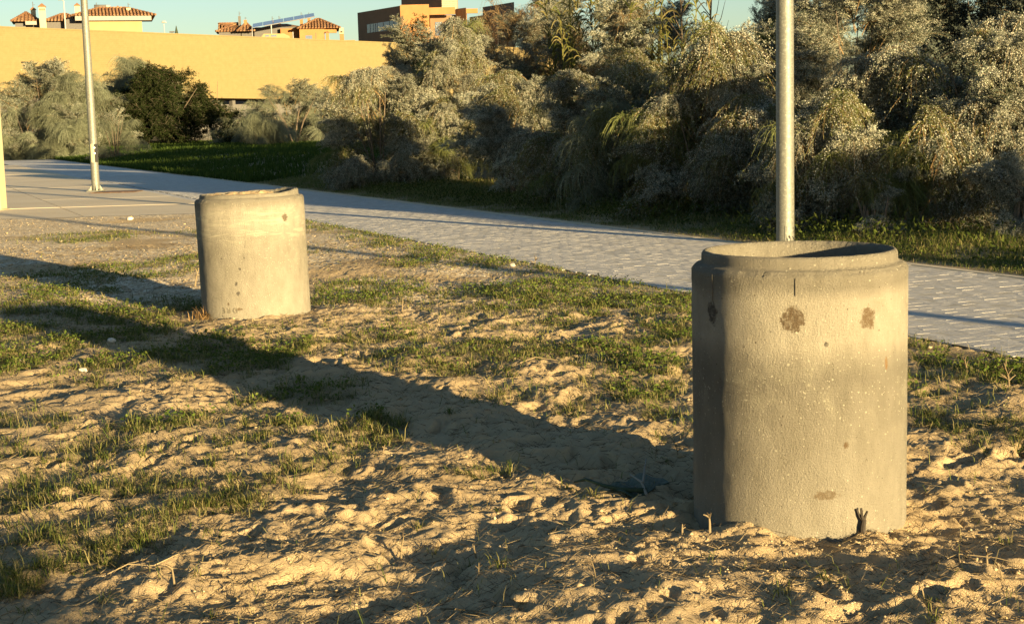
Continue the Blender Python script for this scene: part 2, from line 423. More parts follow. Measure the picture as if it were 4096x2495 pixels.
def axis(segs):
    out = [segs[0][0]]
    for a, b, step in segs:
        n = max(1, int(round((b - a) / step))); out += list(np.linspace(a, b, n + 1)[1:])
    return np.array(out)
gx = axis([(-520, -90, 30), (-90, -30, 2.5), (-30, -8, .5), (-8, -2.3, .05), (-2.3, 2.5, .0125), (2.5, 7.5, .05), (7.5, 30, .6), (30, 260, 12)])
gy = axis([(-160, -20, 10), (-20, 3.2, .6), (3.2, 7.0, .0125), (7.0, 14, .024), (14, 30, .085), (30, 60, .4), (60, 150, 1.5), (150, 900, 50)])
X, Y = np.meshgrid(gx, gy, indexing='ij')
Z = ground_z(X.ravel(), Y.ravel()).reshape(X.shape)
nx, ny = X.shape
idx = np.arange(nx * ny).reshape(nx, ny)
Fq = np.stack([idx[:-1, :-1], idx[1:, :-1], idx[1:, 1:], idx[:-1, 1:]], -1).reshape(-1, 4)
gme = np_mesh('ground', np.stack([X, Y, Z], -1).reshape(-1, 3), Fq, M_sand, smooth=True)
ground = link('ground', gme); tag(ground, kind='structure')

# where green things grow: world ellipses (x, y, rx, ry, strength)
def patch(px, py, rx, ry, k):
    c = on_ground(px, py); a = on_ground(px, py - ry); b = on_ground(px, py + ry)
    return (c[0], c[1], rx * c[1] / 5800, (a[1] - b[1]) / 2, min(1.0, k * 1.35))
PATCH = [patch(*p) for p in [
    (1480, 1170, 260, 70, 1.0), (1900, 1190, 300, 60, .9), (2300, 1180, 320, 70, .95), (2680, 1270, 160, 110, 1.0),
    (2100, 1260, 380, 60, .7), (1500, 1330, 300, 70, .35), (1900, 1420, 500, 110, .35), (2500, 1450, 260, 140, .55),
    (400, 1100, 420, 45, .9), (700, 1060, 160, 50, .9), (120, 1150, 220, 60, .8), (500, 1250, 420, 60, .8), (250, 1200, 200, 60, .9),
    (100, 1400, 260, 110, .9), (450, 1480, 260, 70, .8), (250, 1330, 500, 90, .55), (900, 1420, 420, 110, .5), (1250, 1560, 320, 60, .4),
    (350, 950, 300, 22, .5), (850, 930, 180, 18, .4), (1300, 1000, 200, 15, .25), (1700, 1060, 200, 20, .45),
    (1450, 1740, 200, 70, .75), (1100, 1700, 160, 60, .45), (950, 1640, 150, 40, .4), (700, 1760, 420, 110, .4), (1350, 1830, 180, 60, .55),
    (350, 1900, 420, 180, .42), (900, 1920, 380, 140, .42), (300, 2170, 330, 160, .62), (700, 2050, 350, 130, .45), (60, 2330, 220, 90, .6),
    (1900, 1900, 160, 35, .35), (0, 1750, 300, 120, .35),
    (3820, 1370, 300, 60, .95), (4050, 1480, 200, 80, .7), (3750, 1560, 200, 90, .5), (4000, 1700, 180, 120, .3), (3780, 1720, 120, 90, .35),
    (2650, 1600, 120, 160, .35), (2150, 1600, 300, 80, .25)]]
def green(x, y):
    s, t = path_st(x, y)
    d = np.zeros_like(x)
    for cx, cy, rx, ry, k in PATCH:
        e = ((x - cx) / rx) ** 2 + ((y - cy) / ry) ** 2
        d = np.maximum(d, k * (1 - sstep(.45, 1.25, e)))
    w = .75 + .9 * vnoise(x * .6, y * .6, 71)
    verge = (t > PATH_W) * (1 - sstep(.35 * w, .95 * w, t - PATH_W - .02)) * (y < 26.5)
    d = np.maximum(d, verge * .95)
    n = fbm(x * 2.2, y * 2.2, 81, 4)
    d = d * (.25 + 1.25 * sstep(.36, .62, n)) + .012 * (t > PATH_W) * (y < 20)
    d = np.where((t > PATH_W) & (y > PLAZA_Y - .1), 0, d)
    bare = .55 * sstep(.45, .62, fbm(x * .7 + 5, y * .7, 91, 3))
    far = np.where(t < -.05, sstep(.05, .5, -t + .25 * (n - .5)) * (1 - bare * (1 - sstep(24, 32, y))), 0)
    d = np.where(t < 0, far, d)
    d = np.where((t >= -.05) & (t <= PATH_W + .03), 0, d)
    for cx, cy, R, h in RINGS:
        d = d * sstep(R + .02, R + .28, np.hypot(x - cx, y - cy))
    return np.clip(d, 0, 1)
hum = np.clip(green(X.ravel(), Y.ravel()) * .5, 0, .5).astype(np.float32)
hum[np.hypot(X.ravel(), Y.ravel()) > 200] = .4
a_ = gme.attributes.new('humus', 'FLOAT', 'POINT'); a_.data.foreach_set('value', hum)
_s, _t = path_st(X.ravel(), Y.ravel())
gr = (sstep(10.5, 14.0, Y.ravel() + .2 * X.ravel()) * (Y.ravel() < 28) * (_t > PATH_W) * sstep(.4, .6, fbm(X.ravel() * .8, Y.ravel() * .8, 99, 3) + .12)).astype(np.float32)
a_ = gme.attributes.new('gravel', 'FLOAT', 'POINT'); a_.data.foreach_set('value', gr)

# ------------------------------------------------------------------ paved path
path = empty('path'); tag(path, kind='structure')
def st_xy(s, t): return P0[0] + PD[0] * s + PN[0] * t, P0[1] + PD[1] * s + PN[1] * t
def strip(name, s0, s1, t0, t1, z, mat, parent, thick=0.0):
    a, b, c, d = st_xy(s0, t0), st_xy(s1, t0), st_xy(s1, t1), st_xy(s0, t1)
    m = MB()
    if thick:
        v = [(p[0], p[1], z - thick) for p in (a, b, c, d)] + [(p[0], p[1], z) for p in (a, b, c, d)]
        m.add(v, [(0, 3, 2, 1), (4, 5, 6, 7), (0, 1, 5, 4), (1, 2, 6, 5), (2, 3, 7, 6), (3, 0, 4, 7)])
    else: m.add([(p[0], p[1], z) for p in (a, b, c, d)], [(0, 1, 2, 3)])
    return m.build(name, mat, parent)
S_END = 44.0
strip('joint_sand', -60, S_END, .02, PATH_W - .02, -.0008, M_joint, path)
strip('distant_paving', S_END + .02, 150, .0, 3.55, -.006, M_farpave, path, .05)
for k in range(28):                                                  # flush concrete edging along the far side
    strip('edging_block', -16 + 2.0 * k + .006, -16 + 2.0 * k + 1.994, -.11, -.004, .006 + random.uniform(-.003, .003), M_slab, path, .09)
def sett_geo(w, l, sd):
    r = random.Random(sd)
    hw, hl = w / 2, l / 2
    cor = [(-hw, -hl), (hw, -hl), (hw, hl), (-hw, hl)]
    cor = [(x + r.uniform(-.006, .006), y + r.uniform(-.006, .006)) for x, y in cor]
    tx, ty = r.uniform(-.008, .008), r.uniform(-.009, .009); h0 = r.uniform(-.0006, .0005)
    v = [(x, y, -.06) for x, y in cor] + [(x * .985, y * .985, -.0006 + h0 + tx * x + ty * y) for x, y in cor]
    v += [(x * .93, y * .93, h0 + tx * x + ty * y) for x, y in cor]
    f = [(0, 1, 5, 4), (1, 2, 6, 5), (2, 3, 7, 6), (3, 0, 4, 7), (4, 5, 9, 8), (5, 6, 10, 9), (6, 7, 11, 10), (7, 4, 8, 11), (8, 9, 10, 11)]
    return np.array(v), f
SW, SL = .134, .152
ncol = int(PATH_W / SW); SW = PATH_W / ncol
cand = []
r_ = random.Random(3)
nrow = int((S_END + 14) / SL)
for i in range(nrow):
    s0 = -14 + i * SL + r_.uniform(-.006, .006); off = (.5 if i % 2 else 0) * SW + r_.uniform(-.02, .02)
    for j in range(ncol + 1):
        t0 = off + (j) * SW
        if t0 < SW * .4 or t0 > PATH_W - SW * .4: continue
        x, y = st_xy(s0, t0); cand.append((x, y))
cand = np.array(cand)
qx, qy, qz = px_of(np.c_[cand, np.zeros(len(cand))])
vis = (qx > 0) & (qx < 4096) & (qy > 0) & (qy < 2495) & ~((qx > 2745) & (qx < 3630))
order = np.argsort(np.where(vis, qz, 1e6))[:300]
isbig = np.zeros(len(cand), bool); isbig[order] = True
variants = []
SROT = math.atan2(-PN[1], -PN[0])                                    # local x across the path, local y along it
for k in range(10):
    v, f = sett_geo(SW - .007, SL - .007, k)
    me = bpy.data.meshes.new('paving_stone'); me.from_pydata(v.tolist(), [], f); me.materials.append(M_paver); variants.append(me)
for i in order:
    link('paving_stone', variants[r_.randrange(10)], path, (cand[i, 0], cand[i, 1], r_.uniform(-.0005, .0005)), (r_.uniform(-.004, .004), r_.uniform(-.004, .004), SROT + r_.uniform(-.04, .04) + (math.pi if r_.random() < .5 else 0)))
base_v = []; 
for k in range(24):
    v, f = sett_geo(SW - .007, SL - .007, 100 + k); base_v.append(v)
rest = np.where(~isbig)[0]; VV = []; FF = []; fa = np.array(f)
for n_, i in enumerate(rest):
    v = base_v[r_.randrange(24)]; a = SROT + r_.uniform(-.04, .04); c, s_ = math.cos(a), math.sin(a)
    VV.append(np.c_[v[:, 0] * c - v[:, 1] * s_ + cand[i, 0], v[:, 0] * s_ + v[:, 1] * c + cand[i, 1], v[:, 2] + r_.uniform(-.0005, .0005)])
    FF.append(fa + 12 * n_)
o = link('paving_stones', np_mesh('paving_stones', np.concatenate(VV), np.concatenate(FF), M_paver), path); o['kind'] = 'stuff'

# ------------------------------------------------------------------ plaza slabs
plaza = empty('plaza'); tag(plaza, kind='structure')
T0 = 3.30
def plz(a, b):      # a: metres away from the path along the front edge, b: along the path
    s_f = (PLAZA_Y - P0[1] - PN[1] * T0) / PD[1]
    bx, by = st_xy(s_f, T0)
    return bx + PD[0] * b - .995 * a, by + PD[1] * b - .06 * a
for i in range(9):
    for j in range(13):
        a0, a1, b0, b1 = i * 3.1 + .012, (i + 1) * 3.1 - .012, j * 4.2 + .012, (j + 1) * 4.2 - .012
        if 5 < i and j < 0: continue
        if 7 <= j <= 9 and 2 <= i <= 4: continue                       # the little planted bed
        m = MB(); zt = random.uniform(-.004, .004)
        c4 = [plz(a0, b0), plz(a1, b0), plz(a1, b1), plz(a0, b1)]
        v = [(p[0], p[1], -.12) for p in c4] + [(p[0], p[1], zt) for p in c4]
        m.add(v, [(0, 3, 2, 1), (4, 5, 6, 7), (0, 1, 5, 4), (1, 2, 6, 5), (2, 3, 7, 6), (3, 0, 4, 7)])
        m.build('concrete_slab', M_slab, plaza)
strip('path_margin', 14.7, 75, PATH_W + .01, T0 - .012, -.012, M_farpave, path, .06)

# ------------------------------------------------------------------ concrete rings
def ring_mesh(R, h, seed, filled):
    n = 160; r = np.random.default_rng(seed)
    th = np.linspace(0, 2 * np.pi, n, endpoint=False)
    nz = lambda f, s: vnoise(np.cos(th) * f + 50, np.sin(th) * f + 50, s) - .5
    Ri, Rs = R * .82, R * .905
    hs = h - .052
    top = np.zeros(n) if not filled else None
    prof = []                                                       # (radius array, z array)
    for z in np.concatenate([np.linspace(-.12, hs - .03, 46), [hs - .018]]):
        prof.append((R + .0014 * (vnoise(np.cos(th) * 6 + z * 9 + 40, np.sin(th) * 6 + z * 7 + 40, seed) - .5) + .0016 * (vnoise(th * 22, np.full(n, z * 30), seed + 2) - .5), np.full(n, z)))
    chip = np.abs(nz(26, seed + 5)) * .022 + np.abs(nz(70, seed + 6)) * .022
    prof.append((R - .004 - chip * .6, np.full(n, hs - .006) - chip * .5))
    prof.append((R - .010 - chip * .6, np.full(n, hs) - chip * .3))
    prof.append((R - .014 - chip * .4, np.full(n, hs + .001)))
    prof.append((Rs + .012 + 0 * th, np.full(n, hs + .002)))
    prof.append((Rs + .003 + 0 * th, np.full(n, hs + .008)))
    prof.append((Rs + .001 + 0 * th, np.full(n, hs + .014)))
    lip = np.full(n, h)
    if filled: lip = h - .012 + .020 * sstep(.55, .95, np.cos(th - .35)) + .008 * nz(8, seed + 7)
    prof.append((Rs + 0 * th, lip - .014)); prof.append((Rs - .006 + 0 * th, lip - .003))
    chip2 = np.abs(nz(34, seed + 8)) * .014 + np.abs(nz(80, seed + 12)) * .016
    prof.append((Rs - .016 + 0 * th, lip + .000 - .15 * chip2)); prof.append((Ri + .010 + chip2 * .6, lip - .001 - chip2 * .5))
    prof.append((Ri + 0 * th, lip - .010 - chip2))
    for z in np.linspace(hs - .03, -.12, 14): prof.append((Ri + .003 * nz(12, seed + 9), np.full(n, z)))
    V = np.concatenate([np.stack([rr * np.cos(th), rr * np.sin(th), zz], -1) for rr, zz in prof])
    m = len(prof); k = np.arange(n); k2 = (k + 1) % n
    F = np.concatenate([np.stack([i * n + k, i * n + k2, (i + 1) * n + k2, (i + 1) * n + k], -1) for i in range(m - 1)] +
                       [np.stack([(m - 1) * n + k, (m - 1) * n + k2, k2, k], -1)])
    return V, F
def tri_sharp(me):
    me.polygons.foreach_set('use_smooth', np.ones(len(me.polygons), bool))
cx, cy, R, h = RINGS[0]
brown = (.085, .055, .028); brown2 = (.115, .075, .038); dk = (.06, .053, .045)
sp = []
for px_, py_, r2, c2, asp in [(3172, 1278, .052, brown, 1.0), (3470, 1272, .046, brown2, .9), (2848, 1250, .045, dk, .8), (3306, 1378, .010, dk, .9),
                              (3545, 1455, .028, (.20, .12, .055), .35), (3385, 1778, .016, brown2, .8), (3300, 1982, .02, (.14, .105, .065), 3.0),
                              ]:
    a, z_ = ang_at(cx, cy, px_, py_, R, 0); sp.append((a, z_, r2, c2, asp))
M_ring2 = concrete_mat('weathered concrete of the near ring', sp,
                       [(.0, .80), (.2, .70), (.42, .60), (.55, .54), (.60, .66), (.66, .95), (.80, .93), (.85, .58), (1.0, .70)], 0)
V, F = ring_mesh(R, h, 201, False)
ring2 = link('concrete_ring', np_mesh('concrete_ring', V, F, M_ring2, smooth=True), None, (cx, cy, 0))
tag(ring2, 'large hollow concrete pipe ring nearest the viewer, brown blotches on its side', 'pipe', 'upright concrete pipe rings on the sand')
def seam(parent, R, ang, z0, z1, mat):                               # a thin mould seam, standing a little proud
    m = MB(); w = .0007
    for a, b in [(ang - w / R, ang + w / R)]:
        p = [((R + .0035) * math.cos(q), (R + .0035) * math.sin(q)) for q in (a, b)]; p2 = [((R - .01) * math.cos(q), (R - .01) * math.sin(q)) for q in (a, b)]
        v = [(*p[0], z0), (*p[1], z0), (*p[1], z1), (*p[0], z1), (*p2[0], z0), (*p2[1], z0), (*p2[1], z1), (*p2[0], z1)]
        m.add(v, [(0, 1, 2, 3), (0, 4, 5, 1), (1, 5, 6, 2), (2, 6, 7, 3), (3, 7, 4, 0)])
    return m.build('mould_seam', mat, parent)
M_seam = plain('dark seam', (.12, .105, .08), .95)
seam(ring2, R, ang_at(cx, cy, 3182, 1120, R, 0)[0], .905, .968, M_seam)
seam(ring2, R, ang_at(cx, cy, 2851, 1120, R, 0)[0], .87, .968, M_seam)

cx1, cy1, R1, h1 = RINGS[1]
sp = []
for px_, py_, r2, c2, asp in [(1147, 872, .036, (.085, .06, .034), .9), (963, 1076, .013, dk, 1), (947, 1135, .022, dk, .5), (954, 1173, .016, dk, 1.0),
                              (957, 1237, .015, (.10, .068, .038), 2.2), (981, 1032, .007, dk, 1), (890, 1033, .007, dk, 1), (915, 1215, .016, (.12, .085, .05), .5)]:
    a, z_ = ang_at(cx1, cy1, px_, py_, R1, 0); sp.append((a, z_, r2, c2, asp))
M_ring1 = concrete_mat('weathered concrete of the far ring', sp,
                       [(.0, .82), (.25, .74), (.5, .66), (.62, .72), (.72, .88), (.82, .84), (.87, .58), (1.0, .66)], 1)
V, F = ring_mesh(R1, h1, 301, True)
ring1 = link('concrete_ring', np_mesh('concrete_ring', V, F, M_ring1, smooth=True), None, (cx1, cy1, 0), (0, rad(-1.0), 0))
tag(ring1, 'farther concrete pipe ring, filled with sand, pale splashes and stamped letters', 'pipe', 'upright concrete pipe rings on the sand')
# stamped letters, upside down near the foot
fc = bpy.data.curves.new('lettering', 'FONT'); fc.body = 'DRE'; fc.size = .062; fc.extrude = .004; fc.align_x = 'CENTER'; fc.align_y = 'CENTER'; fc.space_character = 1.45
tmp = bpy.data.objects.new('tmp_text', fc); COL.objects.link(tmp)
dg = bpy.context.evaluated_depsgraph_get(); tme = bpy.data.meshes.new_from_object(tmp.evaluated_get(dg))
bpy.data.objects.remove(tmp)
bm = bmesh.new(); bm.from_mesh(tme)
bmesh.ops.subdivide_edges(bm, edges=[e for e in bm.edges if e.calc_length() > .02], cuts=2)
al, zl = ang_at(cx1, cy1, 921, 1248, R1, 0)
for v in bm.verts:
    x, y, z_ = -v.co.x, -v.co.y, v.co.z                              # turned by half a revolution: the pipe stands on its head
    a = al + x / R1; rr = R1 - .002 + (.006 if z_ > 0 else 0)
    v.co = Vector((rr * math.cos(a), rr * math.sin(a), zl + .018 + y))
bm.to_mesh(tme); bm.free()
M_letter = plain('stamped letters', (.155, .138, .10), .95, var=.3, scale=40)
tme.materials.clear(); tme.materials.append(M_letter); link('lettering', tme, ring1)
seam(ring1, R1, ang_at(cx1, cy1, 988, 900, R1, 0)[0], .62, .82, plain('pale seam', (.33, .3, .22), .95))
# sand that fills the far ring
ns = 46; rr = np.linspace(0, R1 * .83, ns); tt = np.linspace(0, 2 * np.pi, 90, endpoint=False)
RR, TT = np.meshgrid(rr, tt, indexing='ij'); sx = RR * np.cos(TT); sy = RR * np.sin(TT)
sz = h1 - .038 + .022 * sstep(R1 * .9, .0, RR) + (fbm(sx * 14, sy * 14, 401, 4) - .5) * .055 - .03 * sstep(.1, .4, sx)
Vs = np.stack([sx, sy, sz], -1).reshape(-1, 3); ii = np.arange(ns * 90).reshape(ns, 90); i2 = np.roll(ii, -1, 1)
Fs = np.stack([ii[:-1], ii[1:], i2[1:], i2[:-1]], -1).reshape(-1, 4)
so = link('sand_heap', np_mesh('sand_heap', Vs, Fs, M_sand), None, (cx1, cy1, 0))
tag(so, 'rough sand filling the top of the farther concrete ring', 'sand')

# ------------------------------------------------------------------ lamp posts
def lamp_post(x, y, label, door_open):
    z0 = -.10 if not door_open else .0
    root = empty('lamp_post', (x, y, z0))
    tag(root, label, 'lamp post', 'galvanised lamp posts beside the path')
    m = MB(); m.tube([(0, 0, .0), (0, 0, 2.5), (0, 0, 5.5), (0, 0, 9.0)], [.108, .104, .088, .07], 32, False); 
    pole = m.build('pole', M_galv, root, smooth=True)
    m = MB(); m.box((-.21, -.21, .0), (.21, .21, .022)); m.build('base_plate', M_galv, root, bevel=.004)
    for k in range(4):
        a = math.pi / 4 + k * math.pi / 2; m = MB(); m.tube([(.225 * math.cos(a), .225 * math.sin(a), .02), (.225 * math.cos(a), .225 * math.sin(a), .075)], .016, 6); m.build('anchor_bolt', M_galv, root)
        c, s_ = math.cos(k * math.pi / 2 + .3), math.sin(k * math.pi / 2 + .3); m = MB()
        q = Vector((-s_, c, 0)) * .006
        p = [Vector((c * .104, s_ * .104, .022)), Vector((c * .19, s_ * .19, .022)), Vector((c * .106, s_ * .106, .17))]
        m.add([v + q for v in p] + [v - q for v in p], [(0, 1, 2), (5, 4, 3), (0, 3, 4, 1), (1, 4, 5, 2), (2, 5, 3, 0)])
        m.build('gusset', M_galv, root)
    face = math.atan2(-y, -x)
    def curved(name, a0, a1, zlo, zhi, r, mat, th=.004):
        m = MB(); n = 10; v = []
        for i in range(n + 1):
            a = a0 + (a1 - a0) * i / n
            for rr_ in (r, r + th):
                v += [(rr_ * math.cos(a), rr_ * math.sin(a), zlo), (rr_ * math.cos(a), rr_ * math.sin(a), zhi)]
        f = []
        for i in range(n):
            b = i * 4; e = b + 4
            f += [(b + 2, e + 2, e + 3, b + 3), (b, b + 1, e + 1, e), (b + 1, b + 3, e + 3, e + 1), (b, e, e + 2, b + 2)]
        f += [(0, 2, 3, 1), (n * 4, n * 4 + 1, n * 4 + 3, n * 4 + 2)]
        m.add(v, f); return m.build(name, mat, root)
    if door_open:
        curved('hatch_opening', face + .15, face + 1.15, .78, 1.27, .1035, M_dark, .006)  # solid dark sheet, painted for the shade inside the open hatch
        curved('fuse_board', face - .75, face + .15, .78, 1.27, .1035, M_cream, .008)
        for zz in (1.02, 1.17):
            m = MB(); a = face + .2; m.tube([(.108 * math.cos(a), .108 * math.sin(a), zz), (.135 * math.cos(a), .135 * math.sin(a), zz)], .022, 10); m.build('fuse_holder', M_porc, root)
    else:
        curved('access_door', face - .05, face + .9, .02, .34, .1065, M_galv, .006)
        m = MB(); a = face + .42; m.tube([(.11 * math.cos(a), .11 * math.sin(a), .12), (.118 * math.cos(a), .118 * math.sin(a), .12)], .012, 8); m.build('door_lock', M_dark, root)
    m = MB(); a = math.atan2(PN[1], PN[0]); c, s_ = math.cos(a), math.sin(a)
    m.tube([(0, 0, 8.9), (c * .2, s_ * .2, 9.15), (c * 1.0, s_ * 1.0, 9.25)], .045, 12); m.build('arm', M_galv, root, smooth=True)
    m = MB(); m.box((.9, -.13, 9.2), (1.6, .13, 9.3), Matrix.Rotation(a, 4, 'Z')); m.build('luminaire', M_greyr, root, bevel=.03)
    return root
lamp_post(-11.18, 39.43, 'galvanised lamp post on the concrete plaza with its service hatch open', True)
lamp_post(3.30, 17.35, 'galvanised lamp post in the verge right behind the near concrete ring', False)
lamp_post(12.63, -1.73, 'galvanised lamp post beside the path, out of view to the right', False)
m = MB(); a = on_ground(362, 770); b = on_ground(525, 773)
m.box((-10.9, 37.9, .006), (-9.75, 38.85, .022)); cov = m.build('access_cover', M_rust, None, bevel=.004)
tag(cov, 'flat rusty metal cover on the plaza at the foot of the left lamp post', 'cover')
col = empty('painted_column', (-11.08, 30.85, 0)); tag(col, 'cream painted column at the left edge of the photo, on the plaza', 'column')
m = MB(); m.box((-.36, -.2, .012), (.36, .2, 6.0)); m.build('shaft', M_cream, col, bevel=.012)
m = MB(); m.box((-.42, -.26, .0), (.42, .26, .012)); m.build('base_plate', M_cream, col)

# ------------------------------------------------------------------ hall with the long brick wall
hall = empty('brick_hall', (0, 0, 0)); tag(hall, 'long windowless hall with a pale yellow brick wall behind the fence', 'building')
Lx, Ly = at(-260, 110, 152)[:2]; Rx, Ry = at(2300, 200, 246)[:2]
wd = np.array([Rx - Lx, Ry - Ly]); WL = np.linalg.norm(wd); wd /= WL; wnrm = np.array([wd[1], -wd[0]])      # towards the viewer
wrot = math.atan2(wd[1], wd[0])
def along(px_, py_):          # u along the wall and height, for a pixel on the wall plane
    d = ray(px_, py_); den = d[:2] @ wnrm; t_ = ((np.array([Lx, Ly]) - CAM[:2]) @ wnrm) / den
    q = CAM + d * t_; return (q[:2] - np.array([Lx, Ly])) @ wd, q[2]
u1, zt1 = along(0, 112); u2, zt2 = along(1500, 172); zb1 = along(20, 380)[1]; zb2 = along(1500, 403)[1]
def ztop(u): return zt1 + (zt2 - zt1) * (u - u1) / (u2 - u1)
def zbot(u): return zb1 + (zb2 - zb1) * (u - u1) / (u2 - u1)
uj = along(616, 200)[0]; ul = along(12, 300)[0]
def wall_panel(ua, ub, proud, name):
    m = MB(); d = 9.0
    v = []
    for u in (ua, ub):
        for y_ in (-proud, d):
            v += [(u, y_, zbot(u)), (u, y_, ztop(u))]
    m.add(v, [(0, 4, 5, 1), (2, 3, 7, 6), (0, 1, 3, 2), (4, 6, 7, 5), (1, 5, 7, 3), (0, 2, 6, 4)])
    return m.build(name, M_wall, hall, (Lx, Ly, 0), (0, 0, wrot))
wall_panel(0, ul, .31, 'wall_panel'); wall_panel(ul, uj, .07, 'wall_panel'); wall_panel(uj, WL, 0.0, 'wall_panel')
m = MB(); m.box((-2, 2.5, 0), (WL, 8.5, min(zbot(0), zbot(WL)) + .4)); m.build('recessed_base', M_greyr, hall, (Lx, Ly, 0), (0, 0, wrot))
for ua, ub, pr in ((0, ul, .31), (ul, uj, .07), (uj, WL, 0.0)):
    m = MB(); v = []
    for u in (ua, ub):
        for y_ in (-.06 - pr, .5):
            v += [(u, y_, ztop(u) + .004), (u, y_, ztop(u) + .16)]
    m.add(v, [(0, 4, 5, 1), (2, 3, 7, 6), (0, 1, 3, 2), (4, 6, 7, 5), (1, 5, 7, 3), (0, 2, 6, 4)])
    m.build('coping', M_wall, hall, (Lx, Ly, 0), (0, 0, wrot))
uv, zv = along(97, 251); m = MB(); m.box((uv - .45, -.07, zv - .09), (uv + .45, .02, zv + .09)); m.build('wall_vent', M_dark, hall, (Lx, Ly, 0), (0, 0, wrot))
for k in range(int(WL / 6)):
    m = MB(); m.box((k * 6, 1.8, 0), (k * 6 + .5, 2.4, zbot(k * 6 + .5) - .01)); m.build('pillar', M_greyr, hall, (Lx, Ly, 0), (0, 0, wrot))

# fence in front of the hall
fl = at(-120, 585, 137); frr = at(1750, 560, 176)
fd = np.array([frr[0] - fl[0], frr[1] - fl[1]]); FLn = np.linalg.norm(fd); fd /= FLn; frot = math.atan2(fd[1], fd[0])
zb = .45
fence = empty('picket_fence', (fl[0], fl[1], zb), frot); tag(fence, 'tall pale metal picket fence between the bushes and the brick hall', 'fence')
m = MB(); m.box((-.035, -.012, 0.1), (.035, .012, 3.55)); m.add([(-.035, -.012, 3.55), (.035, -.012, 3.55), (.035, .012, 3.55), (-.035, .012, 3.55), (0, 0, 3.72)], [(0, 1, 4), (1, 2, 4), (2, 3, 4), (3, 0, 4)])
pme = m.mesh('picket', M_fence)
for k in range(295): link('picket', pme, fence, (.2 + k * (FLn - .4) / 294, 0, 0))
m = MB(); m.box((-.09, .03, 0), (.09, .21, 3.75)); postm = m.mesh('post', M_fence, bevel=.01)
for k in range(int(FLn / 3.0) + 1): link('post', postm, fence, (1.15 + k * 3.0, 0, 0)) if 1.15 + k * 3.0 < FLn else None
for zz in (.35, 2.75):
    m = MB(); m.box((0, .013, zz), (FLn, .03, zz + .08)); m.build('rail', M_fence, fence)

# ------------------------------------------------------------------ houses beyond
def hip_roof(parent, x0, x1, y0, y1, ze, zr, hip, mat, ridge_t=.5, cols=True):
    """hipped roof with rolls of barrel tiles; local coordinates of the parent"""
    ym = y0 + (y1 - y0) * ridge_t; a, b = x0 + hip, x1 - hip
    m = MB()
    m.add([(x0, y0, ze), (x1, y0, ze), (x1, y1, ze), (x0, y1, ze), (a, ym, zr), (b, ym, zr)],
          [(0, 1, 5, 4), (1, 2, 5), (2, 3, 4, 5), (3, 0, 4), (0, 3, 2, 1)])
    roof = m.build('roof', mat, parent)
    if cols:
        rl = MB(); n = int((x1 - x0) / .52)
        for k in range(n + 1):                                       # front slope rolls, stepped tile by tile
            x = x0 + (x1 - x0) * k / n
            f1 = 1.0
            if x < a: f1 = (x - x0) / hip
            if x > b: f1 = (x1 - x) / hip
            if f1 < .06: continue
            steps = max(2, int(6 * f1)); 
            for q in range(steps):
                g0, g1 = f1 * q / steps, f1 * (q + 1) / steps
                rl.tube([(x, y0 + (ym - y0) * g0, ze + (zr - ze) * g0 + .10), (x, y0 + (ym - y0) * g1, ze + (zr - ze) * g1 + .04)], [.17, .13], 6, True)
        for (p, q_) in (((x0, y0, ze), (a, ym, zr)), ((x1, y0, ze), (b, ym, zr)), ((a, ym, zr), (b, ym, zr))):
            p, q_ = Vector(p), Vector(q_)
            for k in range(8):
                rl.tube([p.lerp(q_, k / 8) + Vector((0, 0, .1)), p.lerp(q_, (k + 1) / 8) + Vector((0, 0, .06))], [.2, .15], 6, True)
        o = rl.build('roof_tiles', mat, parent); o['kind'] = 'stuff'
    return roof
def chimney(parent, x, y, z0, z1, w, mat, cap=True, pipe=0.0):
    m = MB(); m.box((x - w / 2, y - w / 2, z0), (x + w / 2, y + w / 2, z1)); c = m.build('chimney', mat, parent)
    if cap:
        m = MB(); 
        m.box((x - w * .62, y - w * .62, z1 + .002), (x + w * .62, y + w * .62, z1 + .1))
        m.add([(x - w * .6, y - w * .6, z1 + .1), (x + w * .6, y - w * .6, z1 + .1), (x + w * .6, y + w * .6, z1 + .1), (x - w * .6, y + w * .6, z1 + .1), (x, y, z1 + .1 + w * .55)], [(0, 1, 4), (1, 2, 4), (2, 3, 4), (3, 0, 4)])
        m.build('chimney_cap', M_tile, c)
    if pipe:
        m = MB(); m.tube([(x, y, z1 + .1), (x, y, z1 + .1 + pipe)], .05, 6); m.tube([(x, y, z1 + .1 + pipe * .6), (x + .35, y, z1 + .1 + pipe * .6)], .03, 5); m.build('vent_pipe', M_greyr, c)
    return c
def hz(px_, py_, D): return at(px_, py_, D)
# house 1 (left): D ~ 235
def local_x(px_, py_, o, rot):
    d = ray(px_, py_); ux, uy = math.cos(rot), math.sin(rot)          # o + x*u = cam + t*d in plan
    A_ = np.array([[ux, -d[0]], [uy, -d[1]]]); xx, tt_ = np.linalg.solve(A_, np.array([-o[0], -o[1]]))
    return float(xx), float(CAM_H + d[2] * tt_)
D1 = 235.0; k1 = D1 / 5800
h1o = hz(330, 120, D1); R1h = math.atan2(-h1o[0], h1o[1]); H1 = empty('tiled_house', (h1o[0], h1o[1], 0), R1h); tag(H1, 'house with hipped tile roofs and pale yellow gable wall, at the far left', 'house')
def X1(px_, py_=100): return local_x(px_, py_, h1o, R1h)
xa, za = X1(290, 66); xb, zb_ = X1(622, 82); zr = X1(420, 22)[1]
m = MB(); m.box((X1(356)[0], 0.0, 0), (X1(568)[0], 12, za - .2)); m.build('wall', M_yell, H1)
m = MB(); m.box((X1(302)[0], -.9, za - .75), (X1(606)[0], -.5, za - .05)); m.build('eave_board', M_pwhite, H1)
hip_roof(H1, xa, xb, -1.3, 13, za, zr, 4.2, M_tile)
